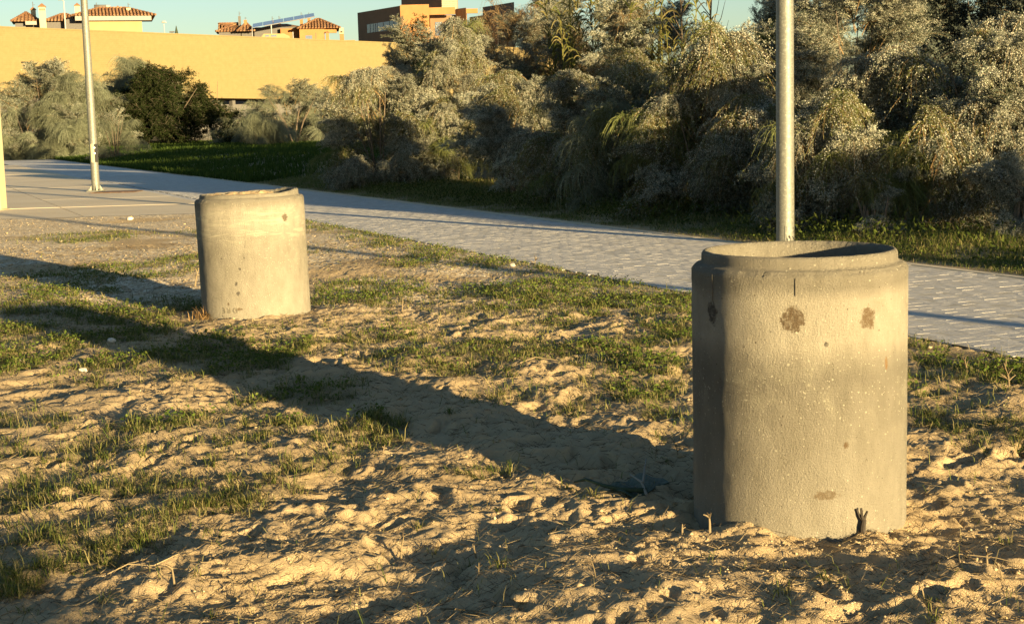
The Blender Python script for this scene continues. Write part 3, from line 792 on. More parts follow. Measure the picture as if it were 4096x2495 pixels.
m = MB(); m.box((X1(258)[0], 1.5, 0), (X1(354)[0], 11, za - .3)); m.build('wall', M_greyr, H1)
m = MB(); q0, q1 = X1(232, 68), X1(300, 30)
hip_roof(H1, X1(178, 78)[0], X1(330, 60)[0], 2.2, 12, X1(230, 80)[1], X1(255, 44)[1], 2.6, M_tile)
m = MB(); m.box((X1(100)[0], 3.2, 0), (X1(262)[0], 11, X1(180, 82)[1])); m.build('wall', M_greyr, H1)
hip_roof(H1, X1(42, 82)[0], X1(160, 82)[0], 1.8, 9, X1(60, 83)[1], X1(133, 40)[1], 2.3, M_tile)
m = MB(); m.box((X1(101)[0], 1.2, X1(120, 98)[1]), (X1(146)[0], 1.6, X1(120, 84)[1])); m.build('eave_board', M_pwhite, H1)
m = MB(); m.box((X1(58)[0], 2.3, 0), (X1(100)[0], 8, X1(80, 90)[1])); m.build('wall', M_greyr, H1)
chimney(H1, X1(172)[0], 1.0, 0, X1(172, 28)[1], 1.0, M_cream, True)
m = MB()
for k in (-1, 0, 1): m.box((X1(172)[0] + k * .3 - .08, .47, X1(172, 42)[1]), (X1(172)[0] + k * .3 + .08, .49, X1(172, 34)[1]))
m.build('chimney_slots', M_dark, H1)
chimney(H1, X1(133)[0], 4.5, 4, X1(133, 32)[1], .75, M_cream, True, 1.2)
chimney(H1, X1(313)[0], 5.5, 6, X1(313, 14)[1], .8, M_cream, True)
chimney(H1, X1(479)[0], 6.4, 6, X1(479, 22)[1], .7, M_cream, True)
chimney(H1, X1(520)[0], 3.5, 6, X1(520, 26)[1], .7, M_cream, False, .7)
tk = empty('water_heater', (0, 0, 0)); tk.parent = H1
m = MB(); zt_ = X1(410, 16)[1]; m.tube([(X1(382)[0], 6.3, zt_), (X1(432)[0], 6.3, zt_)], .36, 12); m.build('tank', M_greyr, tk, smooth=True)
m = MB(); m.tube([(X1(432)[0], 6.3, zt_), (X1(448)[0], 6.3, zt_ - .02)], .34, 12); m.build('tank_end', M_white, tk)
m = MB(); m.tube([(X1(392)[0], 6.3, zt_ + .3), (X1(392)[0], 6.3, zt_ + .7)], .05, 6); m.build('valve', M_greyr, tk)

# house 2 (middle): D ~ 262
D2 = 262.0; h2o = hz(1150, 140, D2); R2h = math.atan2(-h2o[0], h2o[1]); H2 = empty('tiled_house', (h2o[0], h2o[1], 0), R2h); tag(H2, 'orange house with tile roofs and sloping solar panels, between the other two buildings', 'house')
def X2(px_, py_=130): return local_x(px_, py_, h2o, R2h)
ze2 = X2(1260, 116)[1]
m = MB(); m.box((X2(1198)[0], 0, 0), (X2(1298)[0], 9, ze2 + .05)); m.build('wall', M_orange, H2)
m = MB(); m.box((X2(1297)[0] + .01, .5, X2(1320, 132)[1]), (X2(1347)[0], 1.2, ze2)); m.build('porch_beam', M_orange, H2)
hip_roof(H2, X2(1190, 113)[0], X2(1360, 116)[0], -.7, 9.5, X2(1270, 115)[1], X2(1262, 70)[1], 3.6, M_tile)
m = MB(); m.box((X2(1221)[0], -.03, X2(1221, 158)[1]), (X2(1248)[0], .05, X2(1221, 143)[1])); m.build('window', M_glass, H2)
m = MB(); m.box((X2(1262)[0], -.02, X2(1262, 160)[1]), (X2(1264)[0], .0, X2(1262, 132)[1])); m.build('downpipe', M_greyr, H2)
p_ = chimney(H2, X2(1367)[0], .2, 0, X2(1367, 114)[1], .72, M_orange2, False)
m = MB(); m.box((X2(1357)[0], -.2, X2(1367, 137)[1]), (X2(1374)[0], .58, X2(1367, 113)[1])); m.build('chimney_top', M_cream, H2)
m = MB(); m.box((X2(1361)[0], -.23, X2(1367, 132)[1]), (X2(1370)[0], -.205, X2(1367, 126)[1])); m.build('chimney_slots', M_dark, H2)
chimney(H2, X2(1309)[0], -.2, 0, X2(1309, 134)[1], .55, M_orange, True)
m = MB(); m.box((X2(1200)[0], 1.2, 0), (X2(1420)[0], 1.5, X2(1400, 160)[1])); m.build('garden_wall', M_orange, H2)
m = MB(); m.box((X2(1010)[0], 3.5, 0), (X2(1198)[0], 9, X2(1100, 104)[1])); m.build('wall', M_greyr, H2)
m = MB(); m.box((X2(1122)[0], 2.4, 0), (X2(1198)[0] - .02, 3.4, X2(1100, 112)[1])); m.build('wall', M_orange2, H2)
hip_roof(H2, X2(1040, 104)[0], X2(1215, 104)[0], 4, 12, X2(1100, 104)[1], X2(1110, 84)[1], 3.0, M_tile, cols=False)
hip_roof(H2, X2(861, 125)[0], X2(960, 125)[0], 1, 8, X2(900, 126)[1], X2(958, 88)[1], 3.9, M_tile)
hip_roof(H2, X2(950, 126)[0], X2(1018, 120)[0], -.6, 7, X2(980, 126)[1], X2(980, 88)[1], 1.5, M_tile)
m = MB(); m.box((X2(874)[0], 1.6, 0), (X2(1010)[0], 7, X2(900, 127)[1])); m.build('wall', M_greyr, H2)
chimney(H2, X2(958)[0], 3.5, 6, X2(958, 60)[1], .45, M_greyr, False, .7)
chimney(H2, X2(982)[0], 2.5, 6, X2(982, 77)[1], .55, M_orange2, False, .4)
for px_, py_ in ((1090, 80), (1118, 78), (1209, 62), (1240, 64)):
    chimney(H2, X2(px_)[0], 6.0, 5, X2(px_, py_)[1], .55, M_orange2, True, .9)
sp_ = empty('solar_array', (0, 0, 0)); sp_.parent = H2
pA, pB = X2(1010, 116), X2(1258, 72); pC, pD = X2(1095, 106), X2(1180, 80)
n_ = 6
for k in range(n_):
    f0, f1 = k / n_ + .004, (k + 1) / n_ - .004
    P = lambda f, y_, up: Vector((pA[0] + (pB[0] - pA[0]) * f, y_, pA[1] + (pB[1] - pA[1]) * f + up))
    m = MB(); v = [P(f0, -2.5, -.06), P(f1, -2.5, -.06), P(f1, 2.6, .95), P(f0, 2.6, .95)]
    v = v + [q + Vector((0, 0, .08)) for q in v]
    m.add(v, [(0, 3, 2, 1), (4, 5, 6, 7), (0, 1, 5, 4), (1, 2, 6, 5), (2, 3, 7, 6), (3, 0, 4, 7)]); m.build('panel', M_solar, sp_)
m = MB(); m.tube([(pA[0] + 2.2, -2.56, pA[1] + .28), (pB[0], -2.56, pB[1] - .02)], .08, 6)
m.tube([(pA[0] + 3.3, -2.5, 0), (pA[0] + 3.3, -2.5, pA[1] + .45)], .12, 8); m.tube([(X2(1171)[0], -2.2, 0), (X2(1171)[0], -2.2, X2(1171, 132)[1])], .1, 8)
m.tube([(X2(1010)[0], -2.2, 0), (X2(1010)[0], -2.2, X2(1010, 112)[1])], .07, 8); m.build('frame', M_metal, sp_)
van = empty('roof_cabin', (0, 0, 0)); van.parent = H2
m = MB(); zc0, zc1 = X2(1100, 158)[1], X2(1100, 140)[1]
m.add([(X2(1045)[0], -3, zc0 - 3), (X2(1158)[0], -3, zc0 - 3), (X2(1158)[0], -3, zc0 + .3), (X2(1135)[0], -3, zc1), (X2(1055)[0], -3, zc1), (X2(1045)[0], -3, zc0 + .2)] +
      [(X2(1045)[0], -1, zc0 - 3), (X2(1158)[0], -1, zc0 - 3), (X2(1158)[0], -1, zc0 + .3), (X2(1135)[0], -1, zc1), (X2(1055)[0], -1, zc1), (X2(1045)[0], -1, zc0 + .2)],
      [(0, 1, 2, 3, 4, 5), (11, 10, 9, 8, 7, 6)] + [(i, i + 6, (i + 1) % 6 + 6, (i + 1) % 6) for i in range(6)]); m.build('shell', M_yell, van)
for a0, a1 in ((1061, 1076), (1084, 1106)):
    m = MB(); m.box((X2(a0)[0], -3.03, X2(a0, 152)[1]), (X2(a1)[0], -2.98, X2(a0, 146)[1])); m.build('pane', M_glass, van)

# building 3: flat-roofed brown house: D ~ 200
D3 = 268.0; h3o = hz(1605, 150, D3); H3 = empty('flat_roofed_house', (h3o[0], h3o[1], 0), rad(0)); tag(H3, 'flat roofed modern house with orange and dark brown walls, right of the tiled houses', 'house')
def X3(px_, py_=100): q = hz(px_, py_, D3); return q[0] - h3o[0], q[2]
zt3 = X3(1605, 24)[1]
SH = (-9.0, 12.0)       # the shaded wing runs back to the left
xL = X3(1411)[0]
def prism(poly, z0, z1, name, mat, parent=H3):
    n = len(poly); m = MB()
    m.add([(p[0], p[1], z0) for p in poly] + [(p[0], p[1], z1) for p in poly], [tuple(range(n - 1, -1, -1)), tuple(range(n, 2 * n))] + [(i, (i + 1) % n, (i + 1) % n + n, i + n) for i in range(n)])
    return m.build(name, mat, parent)
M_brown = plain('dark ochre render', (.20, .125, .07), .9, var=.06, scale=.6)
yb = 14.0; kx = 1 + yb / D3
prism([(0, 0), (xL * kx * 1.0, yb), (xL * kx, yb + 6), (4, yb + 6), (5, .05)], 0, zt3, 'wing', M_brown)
# sunlit front with the recessed terrace
xr1 = X3(1718)[0]; xr2 = X3(1822)[0]
def boxp(x0, x1, y0, y1, z0, z1, name, mat): m = MB(); m.box((x0, y0, z0), (x1, y1, z1)); return m.build(name, mat, H3)
boxp(.0, xr1, -.35, -.02, 0, zt3 + .1, 'front_wall', M_orange)
boxp(xr1 + .002, xr2, -.35, .3, X3(1770, 60)[1], X3(1770, 31)[1], 'front_wall', M_orange)
boxp(xr1 + .002, xr2, 2.6, 3.2, 0, X3(1770, 58)[1], 'terrace_wall', M_brown)
prism([(X3(1866)[0], -.9), (xr2 + .01, 1.6), (xr2 + .01, 5), (X3(1866)[0], 5)], 0, X3(1840, 34)[1], 'stair_wall', M_orange)
boxp(X3(1866)[0] + .01, X3(1912)[0], 1.0, 1.6, X3(1890, 52)[1], X3(1890, 34)[1], 'parapet', M_orange)
prism([(X3(1990)[0], 2.0), (X3(1866)[0] * 1.03, 10.5), (X3(1866)[0] * 1.03, 14), (X3(1990)[0], 14)], 0, X3(1890, 53)[1], 'rear_wing', M_greyr)
prism([(X3(1766)[0], 3.5), (X3(1598)[0] - .6, 15.5), (X3(1598)[0] - .6, 20), (X3(1766)[0], 20)], zt3 - 3, X3(1690, -46)[1], 'upper_storey', M_brown)
boxp(X3(1766)[0] + .02, X3(1828)[0], 3.6, 10, zt3 - 1, X3(1800, -40)[1], 'corrugated_cladding', M_corr)
m = MB()
for k in range(10): m.tube([(X3(1767)[0], 3.58, zt3 + .15 + k * .33), (X3(1827)[0], 3.58, zt3 + .15 + k * .33)], .05, 5)
o = m.build('cladding_ribs', M_corr, H3); o['kind'] = 'stuff'
prism([(X3(2060)[0], 9), (X3(1911)[0] * 1.05, 19), (X3(1911)[0] * 1.05, 24), (X3(2060)[0], 24)], 0, X3(1950, -4)[1], 'rear_block', M_greyr)
prism([(X3(1712)[0], 7.30), (X3(1700)[0], 8.16), (X3(1700)[0], 8.3), (X3(1712)[0], 7.5)], zt3 + .1, X3(1700, 2)[1], 'door', M_pwhite)
wdir = Vector((xL * kx, yb, 0)).normalized(); wnn = Vector((wdir.y, -wdir.x, 0)); wnn = wnn if wnn.y < 0 else -wnn
WLn = Vector((xL * kx, yb, 0)).length
def frac(px_): return (1605 - px_) / (1605 - 1411) * WLn
def wing_box(f0, f1, z0, z1, d0, d1, name, mat, parent):
    m = MB(); c = []
    for f, d in ((f0, d0), (f1, d0), (f1, d1), (f0, d1)):
        q = wdir * f + wnn * d; c.append((q.x, q.y))
    n = 4; m.add([(p[0], p[1], z0) for p in c] + [(p[0], p[1], z1) for p in c], [(0, 1, 2, 3), (4, 5, 6, 7)] + [(i, (i + 1) % 4, (i + 1) % 4 + 4, i + 4) for i in range(4)])
    return m.build(name, mat, parent)
for a0, a1, mt in ((1595, 1558, M_glass), (1556, 1504, M_solar), (1502, 1486, M_glass), (1484, 1455, M_glass)):
    w_ = wing_box(frac(a0), frac(a1), X3(1500, 118)[1], X3(1500, 82)[1], .02, .06, 'window', mt, H3)
    mid = (frac(a0) + frac(a1)) / 2; wing_box(mid - .08, mid + .08, X3(1500, 117)[1], X3(1500, 83)[1], .065, .1, 'mullion', M_pwhite, w_)
boxp(X3(1738)[0], X3(1764)[0], 2.5, 2.58, X3(1750, 140)[1], X3(1750, 86)[1], 'window', M_glass)

# distant street lights and a cypress-like finial beyond the wall
def far_light(px_, ytop, D, label, globe):
    b = at(px_, 115, D); zt_ = at(px_, ytop, D)[2]
    r0_ = empty('street_light', (b[0], b[1], 0)); tag(r0_, label, 'street light', 'far street lights beyond the brick wall')
    m = MB(); m.tube([(0, 0, 0), (0, 0, zt_)], [.14, .09], 8); m.build('pole', M_white, r0_)
    m = MB()
    if globe: m.tube([(-.45, 0, zt_ + .25), (-.2, 0, zt_ + .42), (.25, 0, zt_ + .42), (.5, 0, zt_ + .2)], [.1, .24, .24, .1], 8)
    else: m.tube([(0, 0, zt_), (-.2, 0, zt_ + .25), (-.7, -.1, zt_ + .3)], [.09, .1, .2], 8)
    m.build('lantern', M_white, r0_)
far_light(262, 6, 205, 'white street light standing in front of the left tiled house', False)
far_light(657, 97, 300, 'small white street light against the sky between the tiled houses', True)
tr_ = empty('cypress_tree', tuple(at(706, 130, 320)[:2]) + (0,)); tag(tr_, 'tiny dark cypress top showing above the brick wall', 'tree')
m = MB(); zt_ = at(706, 104, 320)[2]; m.tube([(0, 0, 0), (0, 0, zt_ - 3), (0, 0, zt_ - 1.5), (0, 0, zt_)], [.3, .5, .35, .05], 7); m.build('crown', plain('cypress green', (.03, .04, .02)), tr_)
tr_ = empty('roof_vent', tuple(at(688, 130, 300)[:2]) + (0,)); tag(tr_, 'small dark roof vent just above the wall beside the cypress top', 'vent')
zt_ = at(688, 126, 300)[2]; m = MB(); m.tube([(0, 0, 0), (0, 0, zt_ - .2)], .1, 6); m.build('pipe', M_greyr, tr_); m = MB(); m.tube([(-.5, 0, zt_ - .15), (.5, 0, zt_ - .15)], .14, 8); m.build('cowl', M_greyr, tr_)

# ------------------------------------------------------------------ shrub branches (shared meshes)
def unit(a): return a / np.maximum(1e-9, np.linalg.norm(a, axis=-1, keepdims=True))
def rhombs(P, A, Wd):
    """leaf rhombs: base P, length vector A, half-width vector Wd"""
    V = np.stack([P, P + A * .45 + Wd, P + A, P + A * .45 - Wd], 1).reshape(-1, 3)
    return V, np.arange(len(V)).reshape(-1, 4)
class Cloud:
    def __init__(s): s.V = []; s.F = []; s.M = []; s.n = 0
    def add(s, V, F, mi):
        s.V.append(V); s.F.append(F + s.n); s.M.append(np.full(len(F), mi)); s.n += len(V)
    def mesh(s, name, mats): return np_mesh(name, np.concatenate(s.V), np.concatenate(s.F), mats, np.concatenate(s.M))
def ribbon(c, pts, w, mi, r):
    """pts (n,k,3) polylines as flat ribbons with random facing"""
    n, k, _ = pts.shape
    d = unit(pts[:, -1] - pts[:, 0]); sd = unit(np.cross(d, unit(r.normal(size=(n, 3)))))
    ww = (w * np.linspace(1, .45, k))[None, :, None]
    A = pts + sd[:, None] * ww; B = pts - sd[:, None] * ww
    V = np.stack([A, B], 2).reshape(-1, 3); b = np.arange(n * k).reshape(n, k) * 2
    F = np.stack([b[:, :-1], b[:, :-1] + 1, b[:, 1:] + 1, b[:, 1:]], -1).reshape(-1, 4)
    c.add(V, F, mi)
def main_curve(t, droop): return np.stack([droop * t ** 2.0, 0 * t, t * (1 - .25 * droop * t)], -1)
def branch_seedy(seed, ntw=70, droop=.35, seedy=1.0):
    r = np.random.default_rng(seed); c = Cloud()
    ribbon(c, main_curve(np.linspace(0, 1, 7), droop)[None], .009, 2, r)
    t = r.uniform(.18, 1, ntw); b = main_curve(t, droop)
    a = r.uniform(0, 2 * np.pi, ntw); L = r.uniform(.16, .36, ntw) * (1.15 - .5 * t)
    dr = unit(np.stack([np.cos(a) * .8 + .25 * droop, np.sin(a) * .8, r.uniform(.35, 1.0, ntw)], -1))
    q = np.linspace(0, 1, 5)
    tw = b[:, None] + dr[:, None] * (L[:, None] * q)[..., None] + np.array([.10, 0, -.16])[None, None] * (L[:, None] * q ** 2)[..., None] * (1 + 1.5 * droop)
    ribbon(c, tw, .0028, 2, r)
    def along_tw(n, lo, hi):
        i = r.integers(0, ntw, n); f = r.uniform(lo, hi, n)
        k = np.minimum((f * 4).astype(int), 3); w = (f * 4 - k)[:, None]
        return tw[i, k] * (1 - w) + tw[i, k + 1] * w, unit(tw[i, 4] - tw[i, 0])
    n = ntw * 22; P, D_ = along_tw(n, .05, 1.0); rd = unit(r.normal(size=(n, 3)))
    A = unit(D_ * .9 + rd * .8) * r.uniform(.03, .065, n)[:, None]
    c.add(*rhombs(P, A, unit(np.cross(A, r.normal(size=(n, 3)))) * r.uniform(.0025, .005, n)[:, None]), 0)
    n = int(ntw * 44 * seedy)
    if n:
        P, D_ = along_tw(n, .35, 1.05); P = P + r.normal(size=(n, 3)) * .018
        A = unit(r.normal(size=(n, 3)) + 1.0 * D_) * r.uniform(.011, .026, n)[:, None]
        c.add(*rhombs(P, A, unit(np.cross(A, r.normal(size=(n, 3)))) * r.uniform(.0035, .0072, n)[:, None]), 1)
    return c.mesh('branch', [M_leafA, M_seed, M_dry])
def branch_feather(seed, mats, n=260, droop=.6, w=.0042, L0=.45):
    r = np.random.default_rng(seed); c = Cloud()
    ribbon(c, main_curve(np.linspace(0, 1, 7), droop)[None], .010, 1, r)
    t = r.uniform(.1, 1, n) ** .8; b = main_curve(t, droop); a = r.uniform(0, 2 * np.pi, n)
    dr = unit(np.stack([np.cos(a) * .75 + .5 * droop, np.sin(a) * .75, r.uniform(.2, 1.1, n)], -1))
    L = r.uniform(.5, 1.1, n) * L0; q = np.linspace(0, 1, 6)
    st = b[:, None] + dr[:, None] * (L[:, None] * q)[..., None]
    st[..., 2] -= (L[:, None] * q ** 2.2) * (.55 + .6 * droop); st[..., 0] += (L[:, None] * q ** 2) * .25 * droop
    st += r.normal(size=st.shape) * .006
    ribbon(c, st, w, 0, r)
    m = n * 5; i = r.integers(0, n, m); k = r.integers(1, 6, m)
    P = st[i, k]; A = unit(unit(st[i, 5] - st[i, 0]) + .7 * r.normal(size=(m, 3))) * r.uniform(.03, .07, m)[:, None]
    c.add(*rhombs(P, A, unit(np.cross(A, r.normal(size=(m, 3)))) * r.uniform(.0018, .0035, m)[:, None]), 0)
    return c.mesh('branch', mats)
def branch_leafy(seed, mats, n=900, ll=(.03, .07), lw=(.008, .016), droop=.3):
    r = np.random.default_rng(seed); c = Cloud()
    ribbon(c, main_curve(np.linspace(0, 1, 7), droop)[None], .010, 1, r)
    nt = 34; t = r.uniform(.15, 1, nt); b = main_curve(t, droop); a = r.uniform(0, 2 * np.pi, nt)
    dr = unit(np.stack([np.cos(a), np.sin(a), r.uniform(.1, .9, nt)], -1)); L = r.uniform(.2, .45, nt); q = np.linspace(0, 1, 4)
    tw = b[:, None] + dr[:, None] * (L[:, None] * q)[..., None]; tw[..., 2] -= (L[:, None] * q ** 2) * .2
    ribbon(c, tw, .003, 1, r)
    i = r.integers(0, nt, n); f = r.uniform(.1, 1, n)[:, None]; P = tw[i, 0] * (1 - f) + tw[i, 3] * f + r.normal(size=(n, 3)) * .02
    A = unit(r.normal(size=(n, 3)) + np.array([0, 0, -.3])) * r.uniform(*ll, n)[:, None]
    c.add(*rhombs(P, A, unit(np.cross(A, r.normal(size=(n, 3)))) * r.uniform(*lw, n)[:, None]), 0)
    return c.mesh('branch', mats)
def branch_twiggy(seed, n=90):
    r = np.random.default_rng(seed); c = Cloud()
    ribbon(c, main_curve(np.linspace(0, 1, 7), .25)[None], .009, 0, r)
    t = r.uniform(.1, 1, n); b = main_curve(t, .25); a = r.uniform(0, 2 * np.pi, n)
    dr = unit(np.stack([np.cos(a) * .5, np.sin(a) * .5, r.uniform(.3, 1, n)], -1)); L = r.uniform(.25, .6, n); q = np.linspace(0, 1, 6)
    st = b[:, None] + dr[:, None] * (L[:, None] * q)[..., None]; st[..., 2] -= L[:, None] * q ** 2.5 * .9
    st += r.normal(size=st.shape) * .012
    ribbon(c, st, .0035, 0, r); return c.mesh('branch', [M_dry])
def cane_mesh(seed):
    r = np.random.default_rng(seed); c = Cloud()
    q = np.linspace(0, 1, 8); bend = r.uniform(.02, .12)
    ribbon(c, np.stack([bend * q ** 2, 0 * q, q], -1)[None] * np.array([1, 1, 1.0]), .007, 1, r)
    n = 46; t = r.uniform(.2, 1, n); a = r.uniform(0, 2 * np.pi, n); b = np.stack([bend * t ** 2, 0 * t, t], -1)
    dr = unit(np.stack([np.cos(a), np.sin(a), r.uniform(.9, 2.0, n)], -1)); L = r.uniform(.10, .2, n); q = np.linspace(0, 1, 6)
    st = b[:, None] + dr[:, None] * (L[:, None] * q)[..., None]; st[..., 2] -= L[:, None] * q ** 2.5 * .75
    ribbon(c, st, .0055, 0, r); return c.mesh('cane', [M_reed, M_reed])
def branch_weep(seed, mats, ntw=80, seedy=1.0, hang=.42):
    r = np.random.default_rng(seed); c = Cloud()
    cur = lambda t: np.stack([.85 * t ** 1.4, 0 * t, 1.05 * t * (1 - .72 * t)], -1)
    ribbon(c, cur(np.linspace(0, 1, 9))[None], .009, 2, r)
    t = r.uniform(.25, 1, ntw) ** .8; b = cur(t); a = r.uniform(0, 2 * np.pi, ntw); L = hang * r.uniform(.35, 1.1, ntw) * (.55 + .6 * t)
    dr = unit(np.stack([np.cos(a) * .7 + .35, np.sin(a) * .7, r.uniform(-.1, .7, ntw)], -1)); q = np.linspace(0, 1, 6)
    tw = b[:, None] + dr[:, None] * (L[:, None] * q)[..., None]; tw[..., 2] -= L[:, None] * q ** 1.8 * 1.25
    tw += r.normal(size=tw.shape) * .006
    ribbon(c, tw, .003, 2, r)
    def pick(n, lo, hi):
        i = r.integers(0, ntw, n); f = r.uniform(lo, hi, n); k = np.minimum((f * 5).astype(int), 4); w = (f * 5 - k)[:, None]
        return tw[i, k] * (1 - w) + tw[i, k + 1] * w, unit(tw[i, k + 1] - tw[i, k])
    n = ntw * 26; P, D_ = pick(n, .0, 1.0); A = unit(D_ * 1.2 + .6 * unit(r.normal(size=(n, 3)))) * r.uniform(.03, .075, n)[:, None]
    c.add(*rhombs(P, A, unit(np.cross(A, r.normal(size=(n, 3)))) * r.uniform(.002, .0042, n)[:, None]), 0)
    n = int(ntw * 46 * seedy); P, D_ = pick(n, .15, 1.0); P = P + r.normal(size=(n, 3)) * .014
    A = unit(r.normal(size=(n, 3)) + .8 * D_) * r.uniform(.011, .025, n)[:, None]
    c.add(*rhombs(P, A, unit(np.cross(A, r.normal(size=(n, 3)))) * r.uniform(.0038, .0075, n)[:, None]), 1)
    return c.mesh('branch', mats)
WEEP = [branch_weep(640 + k, [M_leafA, M_seed, M_dry], 85, 1.0, .4 + .06 * k) for k in range(3)] + [branch_weep(650 + k, [M_green, M_seed, M_dry], 95, .35, .5) for k in range(2)]
SEEDY = [branch_seedy(500 + k, 74, d, s_) for k, (d, s_) in enumerate([(.3, 1.1), (.5, 1.0), (.2, .8), (.7, 1.2), (.45, 1.0)])]
MIXED = [branch_seedy(520 + k, 70, d, s_) for k, (d, s_) in enumerate([(.4, .35), (.6, .25), (.3, .5)])]
FEATH = [branch_feather(540 + k, [M_green, M_dry], 260, d) for k, d in enumerate([.5, .8, 1.0])]
GREYF = [branch_feather(560 + k, [M_pale, M_dry], 240, d) for k, d in enumerate([.45, .75, .95])]
DARKB = [branch_leafy(580 + k, [M_dkgreen, M_bark], 1000) for k in range(3)]
BLUEB = [branch_leafy(590 + k, [M_blueg, M_bark], 1000) for k in range(3)]
TWIG = [branch_twiggy(600 + k) for k in range(3)]
CANES = [cane_mesh(620 + k) for k in range(4)]

def orient(d, spin=0.0):
    """rotation whose local +z looks along d and whose droop side (+x) leans downwards"""
    z = Vector(d).normalized(); g = Vector((0, 0, -1)); x = g - z * g.dot(z)
    if x.length < .05: x = Vector((math.cos(spin * 3), math.sin(spin * 3), 0))
    x = Matrix.Rotation(spin, 3, z) @ x.normalized(); y = z.cross(x)
    return Matrix((x, y, z)).transposed().to_euler()
def stems(parent, rx, ry, h, n, r, rad_=.02):
    m = MB()
    for k in range(n):
        a = r.uniform(0, 2 * math.pi); R_ = r.uniform(.2, .8)
        p1 = (math.cos(a) * rx * R_, math.sin(a) * ry * R_, h * r.uniform(.5, .85))
        b = (math.cos(a) * .12, math.sin(a) * .12, -.08)
        mid = (b[0] * .5 + p1[0] * .4, b[1] * .5 + p1[1] * .4, p1[2] * .5)
        m.tube([b, mid, p1], [rad_ * 1.4, rad_, rad_ * .4], 5, False)
    return m.build('stems', M_bark, parent)
NB = [0]
def bush(name, x, y, rx, ry, h, pools, n, label, cat='bush', group='wild shrubs beyond the path', size=(.7, 1.15), low=.0, seed=None, z0=None, sr=.02, weep=0.0, up=.35):
    NB[0] += 1; r = random.Random(1000 + NB[0] if seed is None else seed)
    if z0 is None: z0 = gz1(x, y)
    root = empty(name, (x, y, z0)); tag(root, label, cat, group)
    stems(root, rx, ry, h, 7, r, sr)
    lobes = [(r.uniform(0, 2 * math.pi), r.uniform(.12, .97), r.uniform(.55, 1.15)) for _ in range(max(6, n // 9))]
    for k in range(n):
        la, lz, lr = lobes[k % len(lobes)]
        a = la + r.gauss(0, .27); q = min(1.0, max(low, lz + r.gauss(0, .09)))      # height fraction of the tip
        wz = math.sqrt(max(.03, 1 - (2 * q - .72) ** 2 / 1.7)) if q > .36 else .93 + .1 * q
        rr_ = wz * lr * r.uniform(.80, 1.04)
        tip = Vector((math.cos(a) * rx * rr_, math.sin(a) * ry * rr_, h * q * r.uniform(.92, 1.07)))
        L = r.uniform(*size)
        if r.random() < weep:
            L *= 1.15; back = .62 * L; ca, sa = math.cos(a), math.sin(a)
            base = Vector((tip.x - ca * back, tip.y - sa * back, max(.02, tip.z - .22 * L)))
            link('branch', r.choice(WEEP), root, base, (r.uniform(-.15, .15), r.uniform(-.2, .25), a + r.uniform(-.5, .5)), [L * r.uniform(.9, 1.1), L * r.uniform(.9, 1.15), L * r.uniform(.9, 1.15)])
            continue
        d = Vector((math.cos(a) * (.35 + .8 * (1 - q)), math.sin(a) * (.35 + .8 * (1 - q)), up + 1.0 * q))
        d.normalize(); base = tip - d * L * .85
        pool = pools[r.choices(range(len(pools)), [w for _, w in pools])[0]][0]
        o = link('branch', r.choice(pool), root, base, orient(d, r.uniform(-.6, .6)), [L * r.uniform(.9, 1.15), L * r.uniform(.9, 1.15), L])
    return root
sS, sM, sF, sG, sD, sT, sB = (SEEDY, 1), (MIXED, 1), (FEATH, 1), (GREYF, 1), (DARKB, 1), (TWIG, 1), (BLUEB, 1)
def wt(p, w): return (p[0], w)
def base_at(px_, D): q = at(px_, 1247, D); return q[0], q[1]
def hh(py_, px_, D): return at(px_, py_, D)[2]

def B(px_, D, wpx, ytop, pools, n, label, size=(.7, 1.15), name='shrub', **kw):
    x, y = base_at(px_, D); w = wpx * D / 5800 / 2; z = gz1(x, y)
    h = hh(ytop, px_, D) - z
    kw.setdefault('ry', w * .9); ry = kw.pop('ry')
    return bush(name, x, y, w, ry, h, pools, n, label, size=size, **kw)
# main thicket, from the far left end to the right
B(1540, 36.5, 460, 280, [wt(sS, .7), wt(sM, .7), wt(sF, .2)], 150, 'rounded grey green shrub at the left end of the thicket, against the brick wall', weep=.2)
B(1690, 40, 300, 110, [wt(sM, 1.0), wt(sS, .4), wt(sD, .15)], 100, 'dark shrub with thin arching twigs in front of the flat roofed house', up=.6)
B(1830, 36.5, 380, 110, [wt(sS, 1.2), wt(sF, .25)], 150, 'tall cream seeded shrub peaking below the flat roofed house', weep=.2)
B(2080, 30.5, 480, 330, [wt(sS, 1.0), wt(sM, .5)], 140, 'broad seeded shrub with a pale rounded top and shaded lower half', weep=.2)
B(2330, 27, 440, 320, [wt(sS, .9), wt(sM, .8), wt(sF, .2)], 120, 'bushy grey shrub in shade right above the bright weeds', weep=.2)
B(2560, 25, 440, 300, [wt(sF, .8), wt(sM, .6), wt(sG, .6)], 120, 'feathery green shrub with arching shoots in the middle of the thicket', weep=.2)
B(2830, 22.8, 500, 200, [wt(sS, .9), wt(sF, .6), wt(sM, .3)], 140, 'tall weeping shrub with a long sunlit yellow plume, left of the right lamp post', low=.05, weep=.5)
B(3060, 21.8, 400, 400, [wt(sM, .8), wt(sS, .4)], 90, 'shaded grey shrub directly behind the right lamp post', weep=.2)
B(3330, 19.3, 420, 430, [wt(sS, 1.0), wt(sF, .35)], 100, 'low seeded shrub with drooping sunlit plumes right of the right lamp post', low=.0, weep=.55)
B(3600, 20, 450, 240, [wt(sS, .9), wt(sM, .5)], 110, 'dense olive shrub behind the low seeded shrub', weep=.2)
B(3760, 18.6, 360, 470, [wt(sS, .9), wt(sF, .5)], 80, 'hanging shrub with green gold tassels above the bright grass at the right', weep=.55)
B(3960, 19, 440, 170, [wt(sS, 1.1), wt(sM, .4)], 120, 'tall cream flecked shrub at the right edge of the photo', weep=.2)
